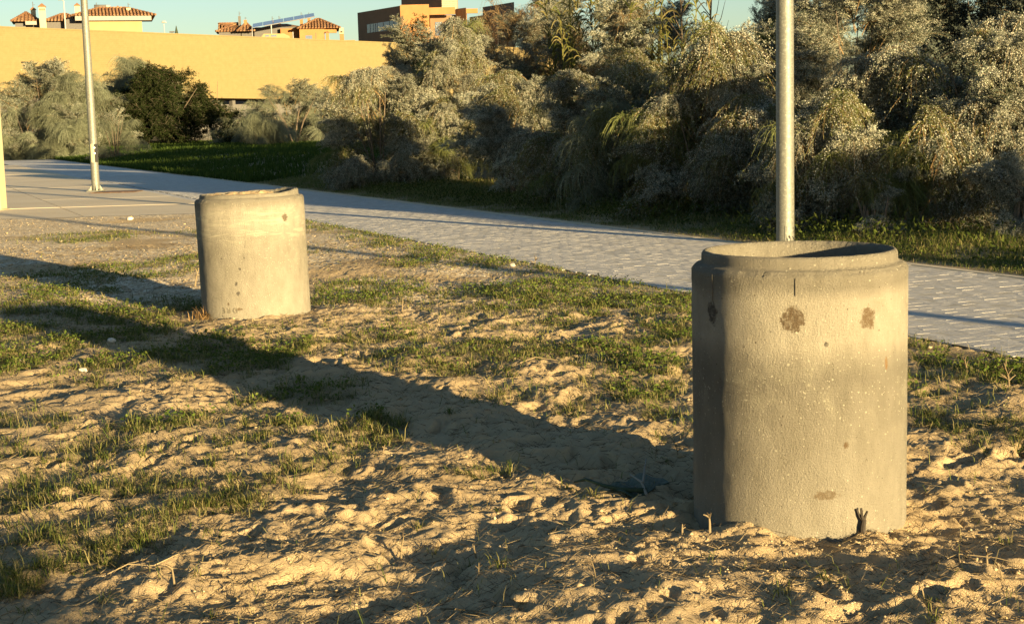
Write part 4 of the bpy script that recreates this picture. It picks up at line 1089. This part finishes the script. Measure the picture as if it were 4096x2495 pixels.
B(4080, 16.8, 260, 640, [wt(sS, 1.0)], 40, 'small round seeded shrub low at the right edge', size=(.5, .8))
B(3500, 17.9, 190, 740, [wt(sS, 1.0)], 18, 'little cream seeded bush at the edge of the verge, standing alone', size=(.4, .6), weep=.2)
B(3200, 18.9, 230, 700, [wt(sM, .7), wt(sS, .4)], 26, 'small grey bush in the shade at the foot of the right lamp post', size=(.5, .75))
# second rank, taller
B(2060, 42, 440, 0, [wt(sT, .8), wt(sM, .6), wt(sS, .4)], 110, 'tall brown shrub with hanging dry stems behind the pale seeded tops', size=(.9, 1.5))
B(2330, 40, 460, -60, [wt(sT, .8), wt(sM, .8)], 110, 'very tall olive shrub with bare brown stems, top cut off by the photo', size=(.9, 1.5))
B(3020, 33, 460, -40, [wt(sS, .8), wt(sM, .7), wt(sF, .3)], 130, 'large olive shrub left behind the right lamp post, reaching the top of the photo', size=(.9, 1.4))
B(3400, 31, 600, -130, [wt(sS, .8), wt(sM, .7)], 140, 'large golden olive shrub right behind the right lamp post, cut off at the top', size=(.9, 1.4))
B(3950, 36, 760, -460, [wt(sB, 1.0), wt(sM, .25)], 260, 'dark blue green tree mass in the top right corner', size=(1.1, 1.7), name='tree', cat='tree')
B(2480, 36.5, 420, -20, [wt(sM, .9), wt(sT, .3), wt(sS, .4)], 120, 'scrubby green shrub before the giant cane', size=(.9, 1.4))
B(2600, 44, 420, -50, [wt(sM, .8), wt(sT, .4), wt(sS, .4)], 120, 'olive shrub behind the giant cane', size=(.9, 1.5))
B(2200, 46, 440, -60, [wt(sM, .8), wt(sS, .5)], 120, 'high olive shrub rising behind the brown dry stems', size=(.9, 1.5))
B(3230, 37, 420, -130, [wt(sM, .8), wt(sS, .5)], 120, 'golden olive shrub filling the sky gap right of the right lamp post', size=(1.0, 1.5))
B(3640, 38, 460, -140, [wt(sM, .8), wt(sB, .5)], 130, 'olive shrub between the golden olive shrub and the dark tree mass', size=(1.0, 1.5))
B(4300, 24, 520, 90, [wt(sS, .8), wt(sM, .7)], 110, 'seeded shrub half outside the right edge of the photo')
for j, (x, y, h_) in enumerate(((19.5, 33, 8.5), (25.5, 35, 9.0), (22.5, 36, 9.6), (29.5, 38, 10.0))):  # unseen trees added to throw shade on the left bank
    bush('tree', x, y, 3.2, 3.2, h_, [wt(sD, 1.0)], 150, ('nearest to the right edge of the photo', 'third from the right edge of the photo', 'second from the right edge of the photo', 'farthest out')[j] + ' of the unseen dark trees added for shade', cat='tree', size=(1.2, 2.0), sr=.08)
for j, (x, y, rr_, h_, lo_, n_) in enumerate(((13.9, 6.0, 1.1, 3.3, .70, 22), (14.6, 8.7, .8, 3.1, .55, 30), (16.4, 10.3, 1.6, 5.0, .58, 90), (18.0, 13.9, 1.9, 5.6, .58, 110))):  # unseen trees placed and shaped to shade the lower thicket
    bush('tree', x, y, rr_, rr_, h_, [wt(sD, 1.0)], n_, ('smallest and nearest', 'second nearest', 'third nearest', 'farthest')[j] + ' of the unseen crowned trees added right of the thicket for shade', cat='tree', size=(.8, 1.3), low=lo_, sr=.05, group='unseen shade trees right of the thicket')
# giant cane
cx_, cy_ = base_at(2520, 38); r9 = random.Random(77)
cane = empty('giant_cane', (cx_, cy_, gz1(cx_, cy_))); tag(cane, 'stand of tall giant cane with strappy yellow green leaves behind the feathery shrub', 'cane')
for k in range(50):
    L = r9.uniform(3.2, 5.0); link('cane', r9.choice(CANES), cane, (r9.gauss(0, .95), r9.gauss(0, .9), -.1), (r9.gauss(0, .1), r9.gauss(0, .1), r9.uniform(0, 6.28)), (L, L, L))
# bare saplings against the patch of sky
for j, (px_, D, lab) in enumerate(((2735, 40, 'leafless sapling against the patch of sky, left of the right lamp post'), (2850, 41, 'thin leafless sapling nearer to the right lamp post, against the sky'))):
    x, y = base_at(px_, D); t_ = empty('bare_sapling', (x, y, gz1(x, y))); tag(t_, lab, 'sapling', 'bare saplings'); m = MB(); r_b = random.Random(90 + j)
    m.tube([(0, 0, -.1), (.05, 0, 2.4), (.0, .1, 5.6)], [.05, .04, .015], 6); m.build('trunk', M_bark, t_)
    for k in range(22):
        z_ = r_b.uniform(1.8, 5.0); a = r_b.uniform(0, 6.28); L = r_b.uniform(.5, 1.3); c, s_ = math.cos(a), math.sin(a)
        m = MB(); m.tube([(0.03, .02, z_), (c * L * .35, s_ * L * .35, z_ + L * .5), (c * L * .5, s_ * L * .5, z_ + L)], [.016, .010, .004], 4); m.build('twig', M_bark, t_)
# left group on the bank before the fence
B(230, 98, 400, 250, [wt(sG, .6), wt(sM, .9)], 230, 'weeping pale green tamarisk tree left of the left lamp post', name='tamarisk_tree', cat='tree', size=(1.3, 2.6), sr=.03, low=.0, group='trees on the bank before the fence')
B(170, 95, 240, 400, [wt(sG, 1.0), wt(sM, .4)], 90, 'low weeping shrub in front of the first tamarisk at the left', size=(1.2, 2.0), low=0.0)
B(340, 94, 260, 420, [wt(sG, 1.0), wt(sM, .4)], 90, 'low grey shrub at the foot of the tamarisks, left of the left lamp post', size=(1.2, 2.0), low=0.0)
B(470, 112, 330, 235, [wt(sG, 1.0), wt(sM, .3)], 90, 'grey feathery tamarisk right behind the left lamp post', name='tamarisk_tree', cat='tree', size=(1.5, 2.8), sr=.035, group='trees on the bank before the fence')
B(620, 108, 420, 225, [wt(sG, .9), wt(sS, .4)], 80, 'pale tamarisk top showing behind the dark green tree', name='tamarisk_tree', cat='tree', size=(1.5, 2.8), sr=.035, group='trees on the bank before the fence')
B(700, 104, 540, 265, [wt(sD, 1.0)], 340, 'dense dark green tree with a ragged crown on the grass bank', name='dark_tree', cat='tree', size=(1.2, 2.3), sr=.05, low=.02, group='trees on the bank before the fence')
B(900, 106, 200, 275, [wt(sD, 1.0)], 26, 'thin open crown of dark leaves right beside the dense dark tree', name='dark_tree', cat='tree', size=(.9, 1.5), sr=.03, low=.45, group='trees on the bank before the fence')
B(500, 80, 170, 440, [wt(sG, .7), wt(sM, .5)], 36, 'small grey bush in shade under the left lamp post', size=(1.0, 1.6))
B(1210, 92, 340, 330, [wt(sM, .9), wt(sG, .35)], 130, 'sparse feathery tree with visible stems, right of the dark tree', name='tamarisk_tree', cat='tree', size=(.9, 1.7), sr=.03, low=.2, group='trees on the bank before the fence')
B(1010, 98, 260, 420, [wt(sG, .6), wt(sD, .5)], 60, 'low dull hedge shrub before the fence, just right of the dark tree', size=(1.3, 2.2))
B(1150, 104, 260, 405, [wt(sG, .5), wt(sD, .6)], 60, 'low dull hedge shrub before the fence, behind the sparse feathery tree', size=(1.3, 2.2))
B(1300, 108, 300, 400, [wt(sG, .6), wt(sM, .6)], 70, 'low dull hedge shrub before the fence, behind the slim feathery bush', size=(1.3, 2.2))
B(1430, 104, 260, 380, [wt(sG, .5), wt(sM, .6)], 60, 'low dull hedge shrub before the fence, touching the main thicket', size=(1.3, 2.2))
B(370, 101, 300, 300, [wt(sG, 1.0), wt(sM, .3)], 90, 'feathery tamarisk between the first tree and the left lamp post', name='tamarisk_tree', cat='tree', size=(1.3, 2.6), sr=.05, low=.04, group='trees on the bank before the fence')
B(1080, 84, 200, 410, [wt(sG, .8)], 30, 'small grey green bush between the dark tree and the sparse feathery tree', size=(1.2, 1.8))
B(1330, 96, 190, 360, [wt(sM, .9), wt(sG, .3)], 60, 'slim feathery bush just left of the main thicket', size=(1.0, 1.7))
# shrubs that go on along the path to the right, outside the photo; they throw the evening shade
for j, (s_, q_, rr_, hgt) in enumerate(((-7.0, 2.8, 1.2, 1.1), (-30, 3.0, 1.7, 1.9), (-38, 3.4, 1.9, 2.2))):
    x, y = st_xy(s_, -q_)
    bush('shrub', x, y, rr_, rr_, hgt, [wt(sS, .8), wt(sM, .6)], 60, ('low spreading', 'broad waist high', 'broad head high')[j] + ' seeded shrub beside the path, outside the photo to the right', size=(.6, .95))
for j, (u_, A_, hgt, rr_) in enumerate(((1.5, 40, 5.6, 1.1), (2.6, 43, 5.4, .9), (4.6, 41, 4.6, .8), (.3, 42, 6.2, 1.2))):
    x = .804 * u_ + .595 * A_; y = .595 * u_ - .804 * A_
    bush('tree', x, y, rr_, rr_, hgt, [wt(sD, 1.0)], 44, ('leftmost', 'third from the left', 'rightmost', 'second from the left')[(1, 1, 2, 0)[j]] + ' open crowned tree behind the viewer' if j else 'second from the left open crowned tree behind the viewer', cat='tree', size=(.7, 1.15), low=.45, z0=0.0, group='trees behind the viewer')

# ------------------------------------------------------------------ ground cover
def blades(n, xr, yr, hgt, wid, seed, dens=1.0, lean=.5, mask=None, power=1.0):
    r = np.random.default_rng(seed)
    u = r.random(n) ; 
    y = yr[0] * (yr[1] / yr[0]) ** u if yr[0] > 0 else r.uniform(*yr, n)
    x = r.uniform(*xr, n) * (y / yr[1]) if xr[0] < 0 else r.uniform(*xr, n)
    return x, y, r
def scatter(n, seed, y0, y1):
    """points spread evenly per seen area ahead of the viewer"""
    r = np.random.default_rng(seed); y = y0 * (y1 / y0) ** r.random(n); x = r.uniform(-.40, .40, n) * y
    return x, y, r
def blade_mesh(name, x, y, r, hgt, wid, mat, lean=.6, parent=None):
    n = len(x); z = ground_z(x, y) - .004
    a = r.uniform(0, 2 * np.pi, n); L = hgt * r.uniform(.45, 1.25, n); ln = np.abs(r.normal(0, lean, n)) if lean > 0 else r.uniform(.3, 2.5, n); w = wid * r.uniform(.6, 1.3, n)
    P = np.stack([x, y, z], -1); dh = np.stack([np.cos(a), np.sin(a), 0 * a], -1); sd = np.stack([-np.sin(a + r.normal(0, .6, n)), np.cos(a), 0 * a], -1)
    m1 = P + np.array([0, 0, 1]) * (L * .55)[:, None] + dh * (L * .22 * ln)[:, None]
    tp = P + np.array([0, 0, 1]) * (L * np.clip(1 - .35 * ln, .12, 1))[:, None] + dh * (L * .85 * ln)[:, None]
    V = np.stack([P + sd * w[:, None], P - sd * w[:, None], m1 - sd * w[:, None] * .8, m1 + sd * w[:, None] * .8, tp], 1).reshape(-1, 3)
    b = np.arange(n) * 5
    o = link(name, np_mesh(name, V, [np.stack([b, b + 1, b + 2, b + 3], -1), np.stack([b + 3, b + 2, b + 4], -1)], mat), parent)
    return o
# grass: near sand flat
x, y, r = scatter(1500000, 701, 3.4, 26)
d = green(x, y); tuft = fbm(x * 9, y * 9, 111, 2)
fine = vnoise(x * 24, y * 24, 113); dd = d * (.10 + .90 * sstep(.38, .60, tuft)) * (.15 + 1.2 * sstep(.35, .7, fine)); dd = dd * np.where(y < 9.5, .42, .9); keep = r.random(len(x)) < dd
x, y = x[keep], y[keep]
o = blade_mesh('grass', x, y, r, (.038 + .055 * r.random(len(x)) ** 2) * (1 + .2 * (y < 9)), .0007 + .00013 * y, M_grass, -1); tag(o, 'short patchy grass growing through the trodden sand', 'grass', kind='stuff')
print('grass', len(x))
# spreading tufts nearer the viewer
r = np.random.default_rng(711); tx, ty, _ = scatter(5200, 712, 3.5, 13.0); kp = r.random(len(tx)) < green(tx, ty) * 1.0; tx, ty = tx[kp], ty[kp]
nb = r.integers(9, 26, len(tx)); ii = np.repeat(np.arange(len(tx)), nb); n = len(ii); a = r.uniform(0, 2 * np.pi, n); q = np.abs(r.normal(0, .022, n))
L = r.uniform(.03, .085, n) * r.uniform(.6, 1.3, len(tx))[ii]; ln = r.uniform(.5, 1.25, n)
bx_, by_ = tx[ii] + np.cos(a) * q, ty[ii] + np.sin(a) * q; bz_ = ground_z(bx_, by_) - .003
a = a + r.normal(0, .5, n); dh = np.stack([np.cos(a), np.sin(a), 0 * a], -1); sd = np.stack([-np.sin(a), np.cos(a), 0 * a], -1) * (.0008 + .00015 * by_)[:, None]
P = np.stack([bx_, by_, bz_], -1); up_ = np.array([0, 0, 1.0])
p1 = P + up_ * (L * .45)[:, None] + dh * (L * .25 * ln)[:, None]; p2 = P + up_ * (L * np.clip(.95 - .55 * ln, .2, 1))[:, None] + dh * (L * .62 * ln)[:, None]
p3 = P + up_ * (L * np.clip(1.05 - .85 * ln, .04, 1))[:, None] + dh * (L * 1.0 * ln)[:, None]
V = np.stack([P + sd, P - sd, p1 - sd * .9, p1 + sd * .9, p2 - sd * .7, p2 + sd * .7, p3], 1).reshape(-1, 3); b = np.arange(n) * 7
F4 = np.concatenate([np.stack([b, b + 1, b + 2, b + 3], -1), np.stack([b + 3, b + 2, b + 4, b + 5], -1)]); F3 = np.stack([b + 5, b + 4, b + 6], -1)
o = link('grass_tufts', np_mesh('grass_tufts', V, [F4, F3], M_grass)); tag(o, 'spreading tufts of wiry grass rooted in the sand', 'grass', kind='stuff')
print('tufts', n)
# low leafy herb in the densest places
x, y, r = scatter(260000, 702, 7.5, 24); d = green(x, y); keep = r.random(len(x)) < sstep(.6, .98, d) * .45
x, y = x[keep], y[keep]; n = len(x)
P = np.stack([x, y, ground_z(x, y) + r.uniform(.0, .06, n)], -1); A = unit(np.stack([r.normal(size=n), r.normal(size=n), r.uniform(-.2, .8, n)], -1)) * r.uniform(.014, .032, n)[:, None]
V, F = rhombs(P, A, unit(np.cross(A, r.normal(size=(n, 3)))) * r.uniform(.005, .010, n)[:, None])
o = link('ground_herb', np_mesh('ground_herb', V, F, M_herb)); tag(o, 'low dark green leafy herb between the rings and along the path edge', 'weeds', kind='stuff')
print('herb', n)
# straw and dead stems lying on the sand
x, y, r = scatter(76000, 703, 3.3, 20); s_, t_ = path_st(x, y)
keep = (t_ > PATH_W + .1) & (r.random(len(x)) < .25 + .75 * fbm(x * 1.5, y * 1.5, 121, 3)); x, y = x[keep], y[keep]; n = len(x)
a = r.uniform(0, np.pi, n); L = r.uniform(.015, .085, n) * (.6 + .05 * y); P = np.stack([x, y, ground_z(x, y) + .004], -1)
ex, ey = x + np.cos(a) * L, y + np.sin(a) * L
Q = np.stack([ex, ey, ground_z(ex, ey) + r.uniform(.002, .03, n)], -1); w = .0006 + .00013 * y
V = np.stack([P + np.stack([0 * w, 0 * w, w], -1), P - np.stack([0 * w, 0 * w, w], -1), Q + np.stack([-np.sin(a) * w, np.cos(a) * w, 0 * w], -1)], 1).reshape(-1, 3)
o = link('straw', np_mesh('straw', V, np.arange(3 * n).reshape(-1, 3), M_straw)); tag(o, 'dead straw and thin stems lying on the sand', 'straw', kind='stuff')
# pebbles and crumbs
def crumbs(n, seed, y0, y1, size, filt):
    x, y, r = scatter(n, seed, y0, y1); k = filt(x, y, r); x, y = x[k], y[k]; n = len(x)
    ico = np.array([(0, 0, 1), (.9, 0, .1), (.25, .85, 0), (-.75, .5, .1), (-.7, -.55, 0), (.3, -.9, .1), (0, 0, -.8)])
    f = np.array([(0, 1, 2), (0, 2, 3), (0, 3, 4), (0, 4, 5), (0, 5, 1), (6, 2, 1), (6, 3, 2), (6, 4, 3), (6, 5, 4), (6, 1, 5)])
    sc = size * r.lognormal(0, .45, n) * (.65 + .022 * y); a = r.uniform(0, 6.28, n); c, s_ = np.cos(a), np.sin(a)
    v = ico[None] * (1 + .25 * r.normal(size=(n, 7, 1))) * sc[:, None, None] * np.stack([r.uniform(.8, 1.3, n), r.uniform(.7, 1.1, n), r.uniform(.45, .8, n)], -1)[:, None]
    V = np.stack([v[..., 0] * c[:, None] - v[..., 1] * s_[:, None] + x[:, None], v[..., 0] * s_[:, None] + v[..., 1] * c[:, None] + y[:, None], v[..., 2] + (ground_z(x, y) + .2 * sc)[:, None]], -1).reshape(-1, 3)
    return V, (f[None] + 7 * np.arange(n)[:, None, None]).reshape(-1, 3)
def f_all(x, y, r):
    s_, t_ = path_st(x, y)
    near = np.exp(-np.maximum(0, np.hypot(x - 1.0, y - 5.0) - .35) / .35)
    far = sstep(10.5, 14, y) * sstep(.42, .6, fbm(x * .8, y * .8, 99, 3) + .12)
    return (t_ > PATH_W + .15) & (y < 27.3) & (r.random(len(x)) < .10 + .8 * near + .7 * far)
V, F = crumbs(70000, 704, 3.4, 27, .0055, f_all)
o = link('gravel', np_mesh('gravel', V, F, M_pebble)); tag(o, 'pale gravel and crumbs of soil scattered over the sand', 'gravel', kind='stuff')
# grass and weeds on the far verge and the bank
def verge_pts(n, seed, s0, s1, q0, q1):
    r = np.random.default_rng(seed); s = r.uniform(s0, s1, n); q = q0 + (q1 - q0) * r.random(n) ** 1.3
    x, y = st_xy(s, -q); return x, y, r, q
x, y, r, q = verge_pts(150000, 705, -6, 32, .12, 4.0); d = green(x, y) * (.35 + 1.1 * sstep(.4, .6, fbm(x * 1.7, y * 1.7, 131, 3)))
k = r.random(len(x)) < d; x, y, q = x[k], y[k], q[k]
o = blade_mesh('verge_grass', x, y, r, (.05 + .16 * sstep(.2, 1.6, q)) * (.6 + .8 * fbm(x * 1.2, y * 1.2, 141, 2)), .0034, M_grass, -1); tag(o, 'bright grass on the verge at the foot of the thicket', 'grass', kind='stuff')
x, y, r, q = verge_pts(90000, 706, 32, 115, .15, 16.0)
o = blade_mesh('bank_grass', x, y, r, .22, .018, leaf_mat('shade darkened bank grass', [(.025, .045, .010), (.04, .065, .014), (.06, .085, .02)], .2), .5); tag(o, 'dark shaded grass on the bank left of the thicket', 'grass', kind='stuff')  # blade colours made darker to carry the shade on the bank
x, y, r, q = verge_pts(14000, 707, -6, 22, .5, 3.0); kk = fbm(x * 1.1, y * 1.1, 151, 3) > .53; x, y = x[kk], y[kk]; n = len(x)
P = np.stack([x, y, ground_z(x, y) + r.uniform(.02, .30, n)], -1); A = unit(r.normal(size=(n, 3)) + np.array([0, 0, .5])) * r.uniform(.04, .09, n)[:, None]
V, F = rhombs(P, A, unit(np.cross(A, r.normal(size=(n, 3)))) * r.uniform(.006, .014, n)[:, None])
o = link('verge_weeds', np_mesh('verge_weeds', V, F, leaf_mat('weed leaves', [(.035, .055, .012), (.065, .09, .02), (.10, .12, .03)], .3))); tag(o, 'broad leaved weeds among the verge grass', 'weeds', kind='stuff')
# little bed in the plaza
bx = [plz(a, b) for a, b in ((6.3, 29.5), (15.3, 29.5), (15.3, 41.8), (6.3, 41.8))]
m = MB(); m.add([(p[0], p[1], -.02) for p in bx], [(0, 1, 2, 3)]); o = m.build('planting_bed', M_sand); tag(o, kind='structure')
r = np.random.default_rng(708); n = 9000; pa = r.uniform(6.4, 15.2, n); pb = r.uniform(29.7, 41.6, n); pts = np.array([plz(a, b) for a, b in zip(pa, pb)])
o = blade_mesh('bed_grass', pts[:, 0], pts[:, 1], r, .30, .016, M_grass, .4); tag(o, 'small patch of green grass set in the plaza beside the cream column', 'grass', kind='stuff')

# ------------------------------------------------------------------ small things on the sand
def stone(px_, py_, size, label, mat, flat=.65):
    g = on_ground(px_, py_); x, y = g[0], g[1]; r = random.Random(int(px_ * 7 + py_))
    bm = bmesh.new(); bmesh.ops.create_icosphere(bm, subdivisions=3, radius=1.0)
    off = np.array([r.uniform(0, 90) for _ in range(2)])
    for v in bm.verts:
        c = v.co; k = .72 + .55 * float(fbm(np.array([c.x * 1.3 + off[0] + c.z]), np.array([c.y * 1.3 + off[1] - c.z * .7]), 161, 3)[0])
        v.co = Vector((c.x * k * size, c.y * k * size * .85, c.z * k * size * flat))
    me = bpy.data.meshes.new('stone'); bm.to_mesh(me); bm.free(); me.materials.append(mat)
    o = link('stone', me, None, (x, y, gz1(x, y) + size * flat * (.1 if mat is M_clod else .45)), (0, 0, r.uniform(0, 6.28))); tag(o, label, 'stone', 'loose stones')
M_stone = plain('pale limestone', (.56, .50, .40), .9, var=.15, scale=20, bump=.4)
M_clod = M_sand
stone(80, 1432, .036, 'white stone in sunlit grass at the left edge', M_stone)
stone(330, 1474, .036, 'white stone in sunlit grass, second from the left edge', M_stone)
stone(447, 1372, .036, 'grey white stone lying in the shadow of the near ring', M_stone)
stone(520, 880, .06, 'pale stone on the sandy rim of the plaza', M_stone)
stone(2722, 1838, .018, 'round pale pebble at the left foot of the near ring', M_clod)
stone(2455, 1895, .012, 'tiny white pebble in the shadow left of the near ring', M_stone)
stone(2100, 2415, .048, 'broken sandy clod lit by the sun at the bottom middle', M_clod, .35)
stone(4060, 2260, .06, 'large smooth sandy lump at the right edge', M_clod, .5)
stone(1880, 1000, .05, 'pale stone at the grassy edge of the path', M_stone)
stone(2050, 1065, .035, 'small pale stone in grass by the path, near the middle', M_stone)

def sprout(px_, py_, hpx, label, seed, mat=None, forks=3, lean=.2, rad_=.0022):
    g = on_ground(px_, py_); x, y = g[0], g[1]; k = np.linalg.norm(g - CAM) / 5800; L = hpx * k; r = random.Random(seed)
    m = MB(); lx = r.uniform(-lean, lean) * L
    p0, p1, p2 = Vector((0, 0, -.01)), Vector((lx * .4, r.uniform(-.1, .1) * L, L * .5)), Vector((lx, r.uniform(-.1, .1) * L, L))
    m.tube([p0, p1, p2], [rad_ * 1.3, rad_, rad_ * .5], 5)
    for q in range(forks):
        f = r.uniform(.35, .9); b = p0.lerp(p1, f * 2) if f < .5 else p1.lerp(p2, f * 2 - 1); a = r.uniform(-1.2, 1.2)
        e = b + Vector((math.sin(a) * .35 * L, r.uniform(-.15, .15) * L, math.cos(a) * .3 * L)); m.tube([b, (b + e) / 2 + Vector((0, 0, .02 * L)), e], [rad_ * .8, rad_ * .7, rad_ * .4], 4)
    o = m.build('dry_sprout', mat or M_straw, None, (x, y, gz1(x, y)), (0, 0, r.uniform(-.3, .3))); tag(o, label, 'twig', 'dry sprouts standing in the sand')
SPR = [(1603, 2190, 95, 'forked straw sprout casting a thin shadow, lower middle of the sand', 4, .0035), (1905, 2195, 55, 'short leaning sprout just right of the forked one', 1, .003),
       (1915, 2300, 55, 'thin branching sprout below the short leaning one', 3, .002), (2385, 2345, 70, 'tiny upright sprout left of the near ring base, in shade', 2, .002),
       (2840, 2150, 75, 'pale stubby sprout at the left foot of the near ring', 3, .004), (2730, 2150, 45, 'bent pale twig standing left of the near ring foot', 2, .003),
       (1530, 1830, 40, 'small dry sprout beside the grass tuft in the shadow edge', 4, .002), (700, 2350, 90, 'straw sprout rising from the lower left sand', 3, .003),
       (3950, 2290, 65, 'reddish branching sprout right of the near ring, in shade', 5, .0025), (4010, 2350, 60, 'pale crooked sprout near the lower right corner', 3, .003),
       (2620, 1850, 60, 'upright dry sprout in sun at the left of the near ring', 3, .002), (2715, 1840, 70, 'dry sprout touching the left side of the near ring', 3, .0025),
       (3700, 2440, 70, 'straight thin sprout near the bottom right', 2, .002), (780, 1150, 70, 'tall dry stem standing in grass left of the farther ring', 2, .006),
       (1610, 1255, 60, 'pale dry stem standing in the grass right of the farther ring', 2, .005), (2130, 1050, 60, 'dry weed standing at the path edge', 4, .006),
       (4040, 1570, 110, 'bushy dry weed standing right of the near ring', 9, .004), (3870, 1510, 70, 'short dry weed between the near ring and the bushy dry weed', 7, .004)]
for i, (a, b, c, lab, fk, rd_) in enumerate(SPR): sprout(a, b, c, lab, 800 + i, None, fk, .35, rd_)
def fallen(px_, py_, pts, label, rads, seed=0, mat=None):
    g = on_ground(px_, py_); m = MB(); x0, y0 = g[0], g[1]
    for pl in pts:
        P = [Vector((x - 0, y, gz1(x0 + x, y0 + y) + .006 + dz)) for x, y, dz in pl]
        m.tube(P, [rads * (1 - .6 * i / (len(P) - 1)) for i in range(len(P))], 5)
    o = m.build('fallen_twig', mat or M_straw, None, (x0, y0, 0)); tag(o, label, 'twig', 'fallen twigs on the sand')
fallen(430, 2320, [[(0, 0, 0), (.06, .05, .02), (.15, .06, .01), (.26, .02, .0)], [(.06, .05, .02), (.10, .16, .0)], [(.15, .06, .01), (.22, .14, .0)]], 'branching pale twig on the sand at the lower left', .0028)
fallen(880, 2370, [[(0, .12, 0), (.03, .04, .03), (.07, -.06, .0)], [(.03, .04, .03), (-.05, .06, .02)]], 'forked pale twig near the bottom, left of the middle', .004)
fallen(1760, 2420, [[(0, .03, 0), (.05, -.01, .02), (.12, -.05, .01)], [(.05, -.01, .02), (.03, -.08, 0)]], 'short crooked twig near the bottom middle', .004)
fallen(3180, 2270, [[(0, 0, 0), (.12, -.01, .012), (.24, -.05, .004)]], 'long straight twig in front of the near ring', .003)
fallen(3720, 2270, [[(0, 0, 0), (.1, .01, .02), (.22, -.02, .015), (.34, -.05, .0)], [(.1, .01, .02), (.08, -.08, .0)]], 'arched thin twig on the sand right of the near ring', .0025)
fallen(2080, 1480, [[(0, 0, 0), (.1, .05, .02), (.28, .02, .02), (.4, -.05, 0)]], 'bent grey twig on the grass between the rings', .004)

# black stake before the far ring
def stick(px_, py_, top_px, top_py, D, r0_, r1_, name, label, mat, cat='stick'):
    g = on_ground(px_, py_); t_ = at(top_px, top_py, g[1] - .01); z0 = gz1(g[0], g[1]); m = MB()
    m.tube([(0, 0, z0 - .05), ((t_[0] - g[0]) * .5, -.004, (t_[2] + z0) / 2), (t_[0] - g[0], -.01, t_[2])], [r0_, (r0_ + r1_) / 2, r1_], 6)
    o = m.build(name, mat, None, (g[0], g[1], 0)); tag(o, label, cat); return o
M_burnt = plain('dark dead wood', (.035, .028, .022), .9, var=.3, scale=60, bump=.4)
stick(984, 1281, 997, 1210, 11.5, .011, .008, 'dark_stake', 'thin black stake leaning against the farther ring near its letters', M_burnt)
g = np.array([RINGS[0][0] + .425 * math.cos(ang_at(RINGS[0][0], RINGS[0][1], 3440, 2150, .41, 0)[0]), RINGS[0][1] + .425 * math.sin(ang_at(RINGS[0][0], RINGS[0][1], 3440, 2150, .41, 0)[0]), 0]); st_ = empty('dead_stump', (g[0], g[1], gz1(g[0], g[1]))); tag(st_, 'small charred forked stump at the front foot of the near ring', 'stump')
m = MB(); m.tube([(0, 0, -.02), (.001, 0, .02), (.006, 0, .045)], [.013, .011, .009], 8); m.build('trunk', M_burnt, st_)
for e in ((-.022, .002, .086), (-.006, -.004, .09), (.018, .0, .078)):
    m = MB(); m.tube([(.005, 0, .038), (e[0] * .5, e[1], .058), e], [.007, .0055, .004], 6); m.build('fork', M_burnt, st_)
# dead grass tuft at the far ring
g = on_ground(850, 1275); r = np.random.default_rng(709); n = 260
tx = g[0] + r.normal(0, .07, n); ty = g[1] + .02 + r.normal(0, .05, n)
o = blade_mesh('straw_tuft', tx, ty, r, .11, .003, leaf_mat('dead grass', [(.22, .13, .055), (.30, .20, .09), (.15, .09, .04)], .25), 1.8); tag(o, 'orange tuft of dead grass at the left foot of the farther ring', 'grass')
# wide dark leaf with its long stalk, in the shade of the near ring
g = on_ground(2555, 1960); lf = empty('fallen_leaf', (g[0], g[1], gz1(g[0], g[1]) + .012)); tag(lf, 'broad dark green leaf with a long stalk lying in the shadow of the near ring', 'leaf')
n1, n2 = 14, 10; V = []
for i in range(n1 + 1):
    for j in range(n2 + 1):
        u, v = i / n1 * 2 - 1, j / n2 * 2 - 1
        w = .085 * math.sqrt(max(0, 1 - u * u)) * (1 + .15 * u)
        V.append((u * .10 + .03 * v, v * w * 2.0, .012 * math.cos(2.2 * v) + .014 * abs(v) + .010 * math.sin(5 * u + 2 * v)))
F = [(i * (n2 + 1) + j, (i + 1) * (n2 + 1) + j, (i + 1) * (n2 + 1) + j + 1, i * (n2 + 1) + j + 1) for i in range(n1) for j in range(n2)]
me = bpy.data.meshes.new('blade'); me.from_pydata(V, [], F); M_lf = plain('leathery leaf', (.03, .05, .025), .7, var=.25, scale=30); me.materials.append(M_lf)
bo = link('blade', me, lf); bo.modifiers.new('thickness', 'SOLIDIFY').thickness = .004
m = MB(); m.tube([(.02, -.13, .015), (-.08, -.10, .014), (-.15, -.05, .02), (-.22, .04, .026), (-.27, .07, .008)], [.011, .010, .008, .007, .004], 8); m.build('stalk', M_lf, lf, smooth=True)
fallen(2585, 1995, [[(.0, -.03, 0), (-.012, .07, .03), (-.05, .2, .03)], [(-.008, .06, .03), (.02, .2, .10)]], 'peeled pale twig lying across the broad dark leaf', .007, mat=plain('peeled twig', (.22, .2, .16), .8))
print('objects', len(bpy.data.objects), 'meshes', len(bpy.data.meshes))
